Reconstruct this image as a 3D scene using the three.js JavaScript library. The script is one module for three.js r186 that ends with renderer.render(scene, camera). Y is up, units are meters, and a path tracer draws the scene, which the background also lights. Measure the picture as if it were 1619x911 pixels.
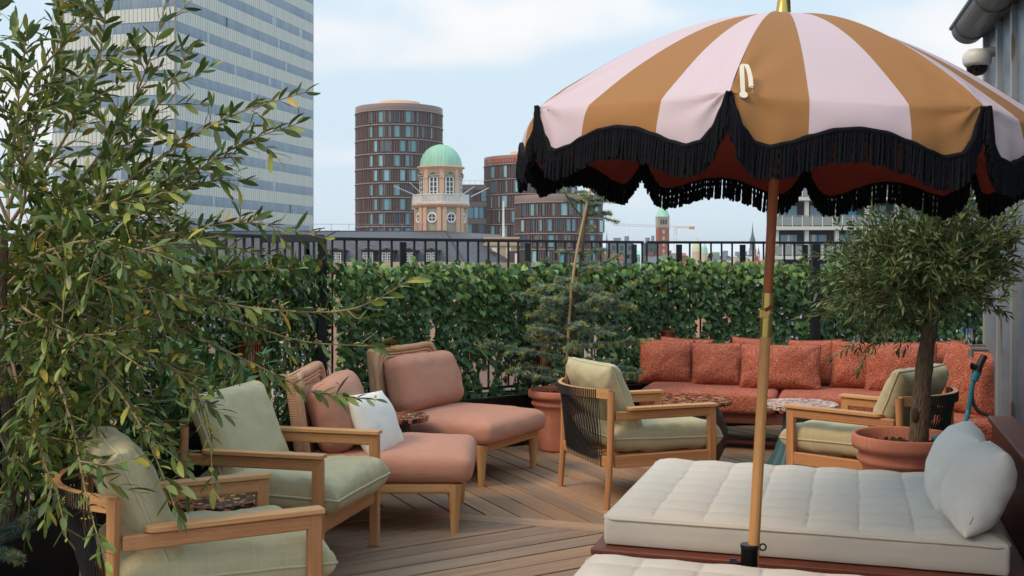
import * as THREE from 'three';
import { mergeGeometries, mergeVertices } from 'three/addons/utils/BufferGeometryUtils.js';
import { RoundedBoxGeometry } from 'three/addons/geometries/RoundedBoxGeometry.js';
import { ImprovedNoise } from 'three/addons/math/ImprovedNoise.js';
import { TextGeometry } from 'three/addons/geometries/TextGeometry.js';
import { FontLoader } from 'three/addons/loaders/FontLoader.js';

// ------------------------------------------------------------------ camera, sky, sun, exposure
const CAM_H = 1.4, F = 1720, CX = 809.5, HV = 407;      // eye height; focal length, centre column and horizon row in photo pixels
const scene = new THREE.Scene();
const FULL_H = 2 * (911 - HV);
const camera = new THREE.PerspectiveCamera(2 * Math.atan(FULL_H / 2 / F) * 180 / Math.PI, 1619 / FULL_H, 0.1, 4000);
camera.setViewOffset(1619, FULL_H, 0, FULL_H - 911, 1619, 911);   // level camera, lens shifted down
camera.position.set(0, CAM_H, 0);
camera.lookAt(0, CAM_H, -10);
const renderer = new THREE.WebGLRenderer({ antialias: true });
renderer.toneMapping = THREE.LinearToneMapping;
renderer.toneMappingExposure = 1.38;
renderer.shadowMap.enabled = true;

const PN = new ImprovedNoise();
const fbm3 = (x, y, z, o = 4) => { let a = 0, s = 0.5, f = 1; for (let i = 0; i < o; i++) { a += s * PN.noise(x * f, y * f, z * f); f *= 2.03; s *= 0.5; } return a; };
const clamp = (x, a = 0, b = 1) => Math.min(b, Math.max(a, x));
const sstep = (a, b, x) => { const t = clamp((x - a) / (b - a)); return t * t * (3 - 2 * t); };
const lerp = (a, b, t) => a + (b - a) * t;

{ // computed sky: pale hazy blue with soft summer cloud, made brighter overhead to light the foreground more
  const w = 1024, h = 512, data = new Float32Array(w * h * 4);
  for (let j = 0; j < h; j++) for (let i = 0; i < w; i++) {
    const el = ((j + 0.5) / h - 0.5) * Math.PI, ph = ((i + 0.5) / w - 0.5) * 2 * Math.PI;
    const y = Math.sin(el), x = Math.cos(el) * Math.cos(ph), z = Math.cos(el) * Math.sin(ph);
    const up = Math.max(0, y);
    const k = Math.pow(up, 0.55);
    let r = lerp(0.575, 0.365, k), g = lerp(0.655, 0.525, k), b = lerp(0.71, 0.67, k);
    // cloud deck, seen on a plane overhead
    const q = 1 / (up + 0.22), n = fbm3(x * q * 1.5 + 7.3, z * q * 1.5 + 2.1, 3.7, 6) + 0.55 * fbm3(x * 2.6 + 1.2, y * 5.5, z * 2.6 + 4.4, 5);
    const c = 0.92 * sstep(-0.02, 0.34, n) * (0.35 + 0.65 * sstep(0.0, 0.12, up));
    r = lerp(r, 0.72, c); g = lerp(g, 0.715, c); b = lerp(b, 0.715, c); const zenithGain = 1 + 0.45 * sstep(0.1, 1, up); r *= zenithGain; g *= zenithGain; b *= zenithGain;   // added brightening towards the zenith, lifts the light on the terrace
    if (y < 0) { r = 0.40; g = 0.43; b = 0.45; }
    const o = (j * w + i) * 4; data[o] = r; data[o + 1] = g; data[o + 2] = b; data[o + 3] = 1;
  }
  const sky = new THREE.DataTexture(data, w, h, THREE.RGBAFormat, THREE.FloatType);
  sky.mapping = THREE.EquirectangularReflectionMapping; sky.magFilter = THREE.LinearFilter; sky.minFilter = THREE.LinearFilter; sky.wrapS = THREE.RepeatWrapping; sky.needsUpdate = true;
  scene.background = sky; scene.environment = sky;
}
const sun = new THREE.DirectionalLight(0xffdfbb, 1.5);
sun.position.set(-12.4, 14.4, 0); sun.target.position.set(0, 0, -6); scene.add(sun, sun.target);
sun.castShadow = true; sun.shadow.radius = 44; sun.shadow.mapSize.set(4096, 4096);
Object.assign(sun.shadow.camera, { left: -12, right: 12, top: 12, bottom: -12, near: 1, far: 60 });
scene.fog = new THREE.FogExp2(0xd3dfe8, 0.0002);

// ------------------------------------------------------------------ helpers
const V3 = (x = 0, y = 0, z = 0) => new THREE.Vector3(x, y, z);
const at = (u, v, d) => V3((u - CX) / F * d, CAM_H + (HV - v) / F * d, -d);                       // photo pixel at a known distance
const onPlane = (u, v, y = 0) => at(u, v, (CAM_H - y) * F / (v - HV));                              // photo pixel on the level y
const W = (x, d, y = 0) => V3(x, y, -d);
let rs = 12345;
const seed = s => { rs = (s * 2654435761) >>> 0 || 1; };
const rnd = (a = 0, b = 1) => { rs = (rs + 0x6D2B79F5) >>> 0; let t = rs; t = Math.imul(t ^ (t >>> 15), t | 1); t ^= t + Math.imul(t ^ (t >>> 7), t | 61); return a + (b - a) * (((t ^ (t >>> 14)) >>> 0) / 4294967296); };
const gauss = () => (rnd() + rnd() + rnd() + rnd() - 2) * 1.0;
const taken = {};
const numbered = n => { const k = taken[n] = (taken[n] ?? -1) + 1; return k ? n + '_' + String(k).padStart(3, '0') : n; };
function tag(o, label, category, group) { o.userData.label = label; o.userData.category = category; if (group) o.userData.group = group; return o; }
function thing(name, label, category, pos = V3(), turn = 0, group) {
  const o = new THREE.Group(); o.name = numbered(name); o.position.copy(pos); o.rotation.y = turn; scene.add(o);
  return tag(o, label, category, group);
}
function part(name, geo, mat, parent, label) { const m = new THREE.Mesh(geo, mat); m.name = name; parent.add(m); if (label) m.userData.label = label; return m; }
function stuffPart(name, geo, mat, parent) { const m = part(name, geo, mat, parent); m.userData.kind = 'stuff'; return m; }
function single(name, label, category, geo, mat, group) { const m = new THREE.Mesh(geo, mat); m.name = numbered(name); scene.add(m); return tag(m, label, category, group); }
function structure(name, geo, mat) { const m = new THREE.Mesh(geo, mat); m.name = numbered(name); scene.add(m); m.userData.kind = 'structure'; return m; }
function copyOf(src, label) { const r = src.clone(); r.name = numbered(src.name.replace(/_\d{3}$/, '')); r.userData = { ...src.userData }; if (label) r.userData.label = label; scene.add(r); return r; }
const turnTo = (fx, fd) => Math.atan2(fx, -fd);                                                     // local +z looks along (fx, fd) in (x, distance)
const merge = l => mergeGeometries(l.map(g => g.index ? g.toNonIndexed() : g), false);
const xf = (g, x = 0, y = 0, z = 0, rx = 0, ry = 0, rz = 0) => { g.applyMatrix4(new THREE.Matrix4().makeRotationFromEuler(new THREE.Euler(rx, ry, rz))); g.translate(x, y, z); return g; };

// uv in metres by the way a face points, u along the given axis (the grain)
function uvMetres(g, axis = 0, off = 0) {
  if (g.index) g = g.toNonIndexed();
  const p = g.attributes.position, n = g.attributes.normal, uv = new Float32Array(p.count * 2);
  for (let i = 0; i < p.count; i++) {
    const c = [p.getX(i), p.getY(i), p.getZ(i)], a = [Math.abs(n.getX(i)), Math.abs(n.getY(i)), Math.abs(n.getZ(i))];
    const others = [0, 1, 2].filter(k => k !== axis), m = a[others[0]] > a[others[1]] ? others[1] : others[0];
    if (a[axis] > 0.8) { uv[2 * i] = c[others[0]] + off; uv[2 * i + 1] = c[others[1]]; }
    else { uv[2 * i] = c[axis] + off; uv[2 * i + 1] = c[m] + off * 0.37; }
  }
  g.setAttribute('uv', new THREE.BufferAttribute(uv, 2)); return g;
}
let boxOff = 0;
// bevelled bar with its grain along the longest side
function bar(w, h, d, r = 0.004, axis) {
  if (axis === undefined) axis = w >= h && w >= d ? 0 : h >= d ? 1 : 2;
  boxOff += 0.317;
  return uvMetres(new RoundedBoxGeometry(w, h, d, 1, Math.min(r, w / 2.1, h / 2.1, d / 2.1)), axis, boxOff % 3);
}
const boxAt = (w, h, d, x, y, z) => { const g = uvMetres(new THREE.BoxGeometry(w, h, d), 0); g.translate(x, y, z); return g; };
// bar between two points
function beam(a, b, w, h, r = 0.003) {
  const L = a.distanceTo(b), g = bar(w, h, L, r, 2), m = new THREE.Matrix4().lookAt(b, a, Math.abs(b.clone().sub(a).normalize().y) > 0.98 ? V3(1, 0, 0) : V3(0, 1, 0));
  g.applyMatrix4(m); g.translate((a.x + b.x) / 2, (a.y + b.y) / 2, (a.z + b.z) / 2); return g;
}
// tube through points with a radius that changes along it
function taperTube(pts, r0, r1, sides = 6, segs = 0, knob = 0) {
  const curve = new THREE.CatmullRomCurve3(pts), n = segs || Math.max(3, pts.length * 3), fr = curve.computeFrenetFrames(n, false), pos = [], idx = [], uv = [], len = curve.getLength();
  for (let i = 0; i <= n; i++) {
    const t = i / n, c = curve.getPointAt(t), r = lerp(r0, r1, t) * (1 + knob * (fbm3(t * 9, r0 * 99, 1.7, 2)));
    for (let k = 0; k <= sides; k++) { const a = k / sides * Math.PI * 2, q = fr.normals[i].clone().multiplyScalar(Math.cos(a) * r).addScaledVector(fr.binormals[i], Math.sin(a) * r).add(c); pos.push(q.x, q.y, q.z); uv.push(t * len, k / sides * 6.283 * r0); }
  }
  for (let i = 0; i < n; i++) for (let k = 0; k < sides; k++) { const a = i * (sides + 1) + k, b = a + sides + 1; idx.push(a, b, a + 1, b, b + 1, a + 1); }
  const g = new THREE.BufferGeometry(); g.setAttribute('position', new THREE.Float32BufferAttribute(pos, 3)); g.setAttribute('uv', new THREE.Float32BufferAttribute(uv, 2)); g.setIndex(idx); g.computeVertexNormals(); return g;
}
const cyl = (rt, rb, h, x = 0, y = 0, z = 0, s = 16) => { const g = new THREE.CylinderGeometry(rt, rb, h, s); g.translate(x, y + h / 2, z); return g; };
const lathe = (pts, s = 32) => new THREE.LatheGeometry(pts.map(p => new THREE.Vector2(p[0], p[1])), s);

// soft knife-edge pillow: lies in the x-y plane, thickness along z
function pillowGeo(w, h, t, { nx = 26, ny = 22, n = 4, p = 0.5, pinch = 0.05, wr = 0.006, s = 1 } = {}) {
  const pos = [], uv = [], idx = [], row = nx + 1;
  for (const side of [1, -1]) for (let j = 0; j <= ny; j++) for (let i = 0; i <= nx; i++) {
    const a = Math.sin((i / nx - 0.5) * Math.PI), b = Math.sin((j / ny - 0.5) * Math.PI);
    const x = a * w / 2 * (1 - pinch * (1 - b * b)), y = b * h / 2 * (1 - pinch * (1 - a * a));
    const prof = Math.pow(Math.max(0, (1 - Math.pow(Math.abs(a), n)) * (1 - Math.pow(Math.abs(b), n))), p);
    const corner = Math.pow(Math.abs(a * b), 1.5), edge = Math.max(Math.abs(a), Math.abs(b));
    const wrk = wr * (fbm3(x * 5 + s * 3.1, y * 5 + s, side * 2 + s, 3) * 1.6 + (0.4 + corner) * sstep(0.45, 0.9, edge) * fbm3(x * 17 + s, y * 17, s * 5 + side, 2) * 1.6);
    const edgeWob = 0.25 * wr * fbm3(x * 11, y * 11, s * 7, 2) * (edge > 0.99 ? 1 : 0);
    pos.push(x, y, side * (t / 2 * prof + wrk * Math.sqrt(prof)) + edgeWob); uv.push(x, y);
  }
  const off = row * (ny + 1);
  for (let j = 0; j < ny; j++) for (let i = 0; i < nx; i++) {
    const a = j * row + i, b = a + 1, c = a + row, d = c + 1;
    idx.push(a, b, d, a, d, c, off + a, off + d, off + b, off + a, off + c, off + d);
  }
  let g = new THREE.BufferGeometry(); g.setAttribute('position', new THREE.Float32BufferAttribute(pos, 3)); g.setAttribute('uv', new THREE.Float32BufferAttribute(uv, 2)); g.setIndex(idx);
  const plain = g.clone(); plain.deleteAttribute('uv'); const mv = mergeVertices(plain, 1e-5); mv.computeVertexNormals();
  // smooth normals across the seam
  const key = new Map(); const mp = mv.attributes.position, mn = mv.attributes.normal;
  for (let i = 0; i < mp.count; i++) key.set([mp.getX(i).toFixed(4), mp.getY(i).toFixed(4), mp.getZ(i).toFixed(4)].join(), i);
  g.computeVertexNormals();
  const gp = g.attributes.position, gn = g.attributes.normal;
  for (let i = 0; i < gp.count; i++) { const k = key.get([gp.getX(i).toFixed(4), gp.getY(i).toFixed(4), gp.getZ(i).toFixed(4)].join()); if (k !== undefined) gn.setXYZ(i, mn.getX(k), mn.getY(k), mn.getZ(k)); }
  return g;
}
function pillowPiping(w, h, pinch, r = 0.004, wr = 0.006, s = 1) {
  const pts = [], N = 14;
  for (let e = 0; e < 4; e++) for (let i = 0; i < N; i++) {
    const q = Math.sin((i / N - 0.5) * Math.PI), [a, b] = e === 0 ? [q, -1] : e === 1 ? [1, q] : e === 2 ? [-q, 1] : [-1, -q];
    const x = a * w / 2 * (1 - pinch * (1 - b * b)), y = b * h / 2 * (1 - pinch * (1 - a * a));
    pts.push(V3(x, y, 0.25 * wr * fbm3(x * 11, y * 11, s * 7, 2)));
  }
  return new THREE.TubeGeometry(new THREE.CatmullRomCurve3(pts, true), 110, r, 5, true);
}
// rounded soft block with an optional displacement of its points (x, y, z, top?) => [dx, dy, dz]
function softBox(w, h, d, r, sx, sy, sz, fn) {
  const g0 = new THREE.BoxGeometry(w, h, d, sx, sy, sz), p = g0.attributes.position, uv = g0.attributes.uv, nn = g0.attributes.normal;
  for (let i = 0; i < p.count; i++) {
    let x = p.getX(i), y = p.getY(i), z = p.getZ(i);
    const cx = clamp(x, -w / 2 + r, w / 2 - r), cy = clamp(y, -h / 2 + r, h / 2 - r), cz = clamp(z, -d / 2 + r, d / 2 - r);
    const dx = x - cx, dy = y - cy, dz = z - cz, l = Math.hypot(dx, dy, dz) || 1;
    const ax = Math.abs(nn.getX(i)), ay = Math.abs(nn.getY(i));
    uv.setXY(i, ax > 0.5 ? z : x, ay > 0.5 ? z : y);
    x = cx + dx / l * r; y = cy + dy / l * r; z = cz + dz / l * r;
    if (fn) { const o = fn(x, y, z); x += o[0]; y += o[1]; z += o[2]; }
    p.setXYZ(i, x, y, z);
  }
  const plain = g0.clone(); plain.deleteAttribute('uv'); plain.deleteAttribute('normal');
  const mv = mergeVertices(plain, 1e-5); mv.computeVertexNormals();
  const key = new Map(), mp = mv.attributes.position, mn = mv.attributes.normal, f = i => i.toFixed(4);
  for (let i = 0; i < mp.count; i++) key.set(f(mp.getX(i)) + f(mp.getY(i)) + f(mp.getZ(i)), i);
  for (let i = 0; i < p.count; i++) { const k = key.get(f(p.getX(i)) + f(p.getY(i)) + f(p.getZ(i))); if (k !== undefined) nn.setXYZ(i, mn.getX(k), mn.getY(k), mn.getZ(k)); }
  return g0;
}

// ------------------------------------------------------------------ textures and materials
const hash2 = (x, y, s) => { let h = Math.imul(x, 374761393) ^ Math.imul(y, 668265263) ^ Math.imul(s, 2147483647 - 9973); h = Math.imul(h ^ (h >>> 13), 1274126177); return ((h ^ (h >>> 16)) >>> 0) / 4294967296; };
function tnoise(x, y, px, py, s) { // tiling value noise on a px x py lattice
  const xi = Math.floor(x), yi = Math.floor(y), fx = x - xi, fy = y - yi, u = fx * fx * (3 - 2 * fx), v = fy * fy * (3 - 2 * fy), m = (a, n) => ((a % n) + n) % n;
  const a = hash2(m(xi, px), m(yi, py), s), b = hash2(m(xi + 1, px), m(yi, py), s), c = hash2(m(xi, px), m(yi + 1, py), s), d = hash2(m(xi + 1, px), m(yi + 1, py), s);
  return lerp(lerp(a, b, u), lerp(c, d, u), v);
}
function tex(w, h, f, repeat, srgb = true) {
  const data = new Uint8Array(w * h * 4);
  for (let j = 0; j < h; j++) for (let i = 0; i < w; i++) { const c = f(i / w, j / h, i, j), o = (j * w + i) * 4; data[o] = clamp(c[0], 0, 255); data[o + 1] = clamp(c[1], 0, 255); data[o + 2] = clamp(c[2], 0, 255); data[o + 3] = 255; }
  const t = new THREE.DataTexture(data, w, h); t.wrapS = t.wrapT = THREE.RepeatWrapping; t.magFilter = THREE.LinearFilter; t.minFilter = THREE.LinearMipmapLinearFilter; t.generateMipmaps = true;
  if (srgb) t.colorSpace = THREE.SRGBColorSpace; t.repeat.set(repeat[0], repeat[1]); t.needsUpdate = true; return t;
}
const mixc = (a, b, t) => [lerp(a[0], b[0], t), lerp(a[1], b[1], t), lerp(a[2], b[2], t)];
// wood with the grain along u; one tile is 1/repeat metres
function woodTex(light, dark, s, repeat = [0.8, 5]) {
  return tex(512, 512, (x, y) => {
    const wav = tnoise(x * 3, y * 6, 3, 6, s) * 0.06, n1 = tnoise(x * 4, (y + wav) * 60, 4, 60, s + 1), n2 = tnoise(x * 10, (y + wav) * 160, 10, 160, s + 2), n3 = tnoise(x * 3, y * 8, 3, 8, s + 3), n4 = tnoise(x * 60, y * 250, 60, 250, s + 4);
    let c = mixc(light, dark, clamp(0.5 * n1 + 0.28 * n2 + 0.34 * n3 - 0.2)); const k = 0.92 + 0.14 * n4; return [c[0] * k, c[1] * k, c[2] * k];
  }, repeat);
}
const weaveBump = tex(256, 256, (x, y, i, j) => { const a = Math.sin(x * Math.PI * 2 * 64), b = Math.sin(y * Math.PI * 2 * 64), n = hash2(i, j, 5) * 50, k = tnoise(x * 40, y * 40, 40, 40, 9) * 40; const v = ((Math.floor(x * 64) + Math.floor(y * 64)) % 2 ? 90 + 60 * Math.abs(a) : 90 + 60 * Math.abs(b)) + n + k; return [v, v, v]; }, [8, 8], false);
function fabricTex(c, s, amount = 0.06, rep = 4) {
  return tex(256, 256, (x, y, i, j) => { const n = (tnoise(x * 90, y * 6, 90, 6, s) - 0.5) + (tnoise(x * 6, y * 90, 6, 90, s + 1) - 0.5) + (hash2(i, j, s) - 0.5) * 0.9 + (tnoise(x * 5, y * 5, 5, 5, s + 2) - 0.5) * 0.5, k = 1 + amount * n; return [c[0] * k, c[1] * k, c[2] * k]; }, [rep, rep]);
}
const std = (o) => new THREE.MeshStandardMaterial({ roughness: 0.8, ...o });
const fabric = (c, s, o = {}) => std({ map: fabricTex(c, s, o.amount ?? 0.08), bumpMap: weaveBump, bumpScale: o.bump ?? 0.0006, roughness: 0.93 });
const M = {};
M.teak = std({ map: woodTex([204, 150, 102], [164, 106, 64], 3), roughness: 0.52 });
M.teakPale = std({ map: woodTex([216, 166, 112], [178, 124, 76], 13), roughness: 0.55 });
M.redWood = std({ map: woodTex([128, 66, 44], [82, 38, 26], 23), roughness: 0.5 });
M.poleLower = std({ map: woodTex([214, 160, 100], [184, 126, 72], 33, [0.8, 8]), roughness: 0.42 });
M.poleUpper = std({ map: woodTex([184, 104, 58], [158, 82, 42], 43, [0.8, 8]), roughness: 0.42 });
M.green = fabric([184, 175, 140], 51, { amount: 0.05 });
M.greenPipe = std({ color: 0xbbb697, roughness: 0.9 });
M.pink = fabric([192, 138, 115], 52, { amount: 0.045 });
M.pinkPipe = std({ color: 0xa86a55, roughness: 0.9 });
M.whiteKnit = std({ map: fabricTex([236, 231, 222], 53, 0.012, 9), bumpMap: weaveBump.clone(), bumpScale: 0.0025, roughness: 0.95 }); M.whiteKnit.bumpMap.repeat.set(3, 3); M.whiteKnit.bumpMap.needsUpdate = true;
M.linen = std({ map: fabricTex([208, 201, 189], 54, 0.014, 9), bumpMap: weaveBump, bumpScale: 0.0004, roughness: 0.94 });
M.boucle = std({ map: tex(512, 512, (x, y, i, j) => {
  const n = tnoise(x * 150, y * 150, 150, 150, 61), n2 = tnoise(x * 90, y * 90, 90, 90, 62), n3 = tnoise(x * 6, y * 6, 6, 6, 63), f = hash2(i, j, 64);
  let c = mixc([150, 72, 50], [186, 102, 76], n2); c = mixc(c, [232, 192, 166], 0.75 * sstep(0.66, 0.88, n)); c = mixc(c, [96, 32, 20], sstep(0.74, 0.92, tnoise(x * 120, y * 120, 120, 120, 65))); const k = 0.94 + 0.1 * n3 + 0.06 * (f - 0.5); return [c[0] * k, c[1] * k, c[2] * k];
}, [2.4, 2.4]), bumpMap: tex(256, 256, (x, y) => { const v = 255 * tnoise(x * 75, y * 75, 75, 75, 61); return [v, v, v]; }, [1.9, 1.9], false), bumpScale: 0.004, roughness: 0.97 });
M.bouclePipe = std({ color: 0x8c4630, roughness: 0.95 });
M.rope = std({ map: fabricTex([200, 154, 120], 56, 0.06, 6), roughness: 0.9 });
M.cordBlack = std({ color: 0x26282a, roughness: 0.75 });
M.cordTan = std({ color: 0xa98e66, roughness: 0.85 });
M.black = std({ color: 0x14151a, roughness: 0.42 });
M.planter = std({ color: 0x0c0d11, roughness: 0.3 });
M.rail = std({ color: 0x17191e, roughness: 0.45 });
M.brass = std({ color: 0xcfae62, metalness: 1, roughness: 0.24 });
M.copper = std({ color: 0x9a5638, metalness: 0.85, roughness: 0.34 });
M.steel = std({ color: 0x9ea3a8, metalness: 0.9, roughness: 0.35 });
M.hose = std({ color: 0x1b6f80, roughness: 0.5 });
M.plasticWhite = std({ color: 0xd6d6d2, roughness: 0.45 });
M.soil = std({ map: tex(256, 256, (x, y, i, j) => { const n = tnoise(x * 40, y * 40, 40, 40, 71), f = hash2(i, j, 72); const c = mixc([44, 30, 22], [98, 68, 48], n * n); const k = 0.7 + 0.6 * f; return [c[0] * k, c[1] * k, c[2] * k]; }, [3, 3]), roughness: 1 });
M.terracotta = std({ map: tex(512, 512, (x, y, i, j) => {
  const n = tnoise(x * 5, y * 6, 5, 6, 81), m = tnoise(x * 22, y * 24, 22, 24, 82), st = tnoise(x * 70, y * 4, 70, 4, 83), f = hash2(i, j, 84);
  let c = mixc([182, 106, 82], [210, 138, 108], 0.55 * n + 0.3 * m + 0.15 * st); c = mixc(c, [214, 168, 146], 0.4 * sstep(0.66, 0.9, 0.6 * n + 0.4 * st)); const k = 0.96 + 0.07 * f; return [c[0] * k, c[1] * k, c[2] * k];
}, [2, 2]), roughness: 0.85 });
M.canopyPink = std({ map: fabricTex([204, 184, 189], 57, 0.012, 9), bumpMap: weaveBump, bumpScale: 0.0004, roughness: 0.9 });
M.canopyBrown = std({ map: fabricTex([158, 111, 64], 58, 0.02, 9), bumpMap: weaveBump, bumpScale: 0.0004, roughness: 0.9 });
M.lining = std({ map: fabricTex([126, 42, 26], 59, 0.05, 5), roughness: 0.92 });
M.fringe = new THREE.MeshPhysicalMaterial({ color: 0x101116, roughness: 0.8, specularIntensity: 0.3 });
M.cream = std({ color: 0xe9dfca, roughness: 0.8 });
M.bark = std({ map: tex(256, 256, (x, y, i, j) => { const n = tnoise(x * 8, y * 30, 8, 30, 91), m = tnoise(x * 30, y * 50, 30, 50, 92); const c = mixc([72, 58, 46], [140, 118, 92], 0.6 * n + 0.4 * m); const k = 0.85 + 0.25 * hash2(i, j, 93); return [c[0] * k, c[1] * k, c[2] * k]; }, [5, 8]), roughness: 0.95, bumpMap: tex(128, 128, (x, y) => { const v = 255 * tnoise(x * 10, y * 34, 10, 34, 91); return [v, v, v]; }, [5, 8], false), bumpScale: 0.006 });
M.twig = std({ color: 0x9c8666, roughness: 0.9 });

// ------------------------------------------------------------------ the setting: ground of the city far below
const GROUND = -24;
M.ground = std({ map: tex(256, 256, (x, y, i, j) => { const n = tnoise(x * 20, y * 20, 20, 20, 101); const k = 96 + 34 * n + 12 * hash2(i, j, 102); return [k, k * 0.98, k * 0.94]; }, [0.02, 0.02]), roughness: 0.95 });
structure('city_ground', xf(uvMetres(new THREE.PlaneGeometry(6000, 6000).rotateX(-Math.PI / 2), 0), 0, GROUND, -1500), M.ground);

// ---- slab tower with window bands
{
  M.spandrel = std({ map: tex(256, 128, (x, y, i, j) => {
    const col = Math.floor(x * 8), f = x * 8 - col, n = hash2(col, 3, 111), joint = f < 0.07 || f > 0.95; let k = 0.97 + 0.05 * n + 0.03 * (tnoise(x * 16, y * 6, 16, 6, 112) - 0.5);
    return joint ? [118, 118, 116] : [212 * k, 214 * k, 204 * k];
  }, [1 / 4.8, 1 / 1.74]), roughness: 0.55 });
  M.bandGlass = std({ map: tex(1024, 256, (x, y, i, j) => {
    const col = Math.floor(x * 64), rowI = Math.floor(y * 8), f = x * 64 - col, h = hash2(col, rowI, 113), g = hash2(col >> 2, rowI, 114);
    let c = mixc([112, 134, 154], [142, 160, 174], 0.6 * h + 0.4 * g); if (h > 0.955) c = [176, 186, 196]; if (h < 0.008) c = [34, 38, 44];
    if (f < 0.1 || f > 0.92) c = [150, 160, 168]; const yy = (y * 8) % 1; const k = 0.94 + 0.1 * yy; return [c[0] * k, c[1] * k, c[2] * k];
  }, [1 / 38.4, 1 / (8 * 1.36)]), roughness: 0.22, metalness: 0.0 });
  const t = thing('office_tower', 'tall pale slab tower ringed by grey blue window bands', 'tower', V3((277 - CX) / F * 137, 0, -137), 1.3146);
  const L = 40.6, D = 18, y0 = 29.9;
  const core = part('core', boxAt(L - 0.6, 80, D - 0.6, L / 2, GROUND + 40, -D / 2), std({ color: 0x6f7880 }), t);
  for (let k = -8; k <= 17; k++) {
    const yb = y0 - 3.1 * k;
    if (yb - 1.74 < GROUND) continue;
    const wb = uvMetres(new THREE.BoxGeometry(L - 0.06, 1.364, D - 0.06), 0, k * 2.37); const uv = wb.attributes.uv; for (let i = 0; i < uv.count; i++) uv.setY(i, uv.getY(i) + (k + 9) * 1.36 - k * 2.37 * 0.37 + 0.68);
    part('window_band', wb.translate(L / 2, yb + 0.685, -D / 2), M.bandGlass, t);
    // the left face needs u along z: rebuilt as its own thin sheet of glass
    const sg = uvMetres(new THREE.BoxGeometry(0.08, 1.36, D - 0.1), 2, k * 1.7); const u2 = sg.attributes.uv; for (let i = 0; i < u2.count; i++) u2.setY(i, u2.getY(i) + (k + 9) * 1.36 - k * 1.7 * 0.37 + 0.68);
    part('window_band', sg.translate(0.04, yb + 0.685, -D / 2), M.bandGlass, t);
    const sp = uvMetres(new THREE.BoxGeometry(L, 1.736, D), 0); const u3 = sp.attributes.uv; for (let i = 0; i < u3.count; i++) u3.setY(i, 0.5 * 1.74);
    part('spandrel', sp.translate(L / 2, yb - 0.87, -D / 2), M.spandrel, t);
    const sl = uvMetres(new THREE.BoxGeometry(0.06, 1.736, D), 2); const u4 = sl.attributes.uv; for (let i = 0; i < u4.count; i++) u4.setY(i, 0.5 * 1.74);
    part('spandrel', sl.translate(-0.04, yb - 0.87, -D / 2), M.spandrel, t);
  }
  part('corner_strip', boxAt(0.22, 80, 0.22, 0, GROUND + 40, 0), std({ color: 0x8c8d8a }), t);
  core.userData.label = 'grey inner wall of the tower';
}

// ---- round brown office towers
M.brownWall = std({ map: tex(256, 64, (x, y, i, j) => { const c = Math.floor(x * 32), n = hash2(c, 1, 121); const k = 0.8 + 0.35 * n; return [92 * k, 72 * k, 68 * k]; }, [1 / 12, 1 / 4]), roughness: 0.55 });
M.brownFin = std({ color: 0x7c625a, roughness: 0.5 });
M.ledge = std({ color: 0x8d7770, roughness: 0.5 });
M.tealPane = std({ color: 0x6fa4ae, roughness: 0.12 });
M.tealPaneB = std({ color: 0x8fc0c6, roughness: 0.12 });
M.darkPane = std({ color: 0x24404e, roughness: 0.1 });
M.greyPane = std({ color: 0x5f6a72, roughness: 0.12 });
M.peach = std({ color: 0xdcb296, roughness: 0.8 });
const paneMat = () => { const r = rnd(); return r < 0.45 ? M.tealPane : r < 0.75 ? M.tealPaneB : r < 0.88 ? M.darkPane : M.greyPane; };
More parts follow.
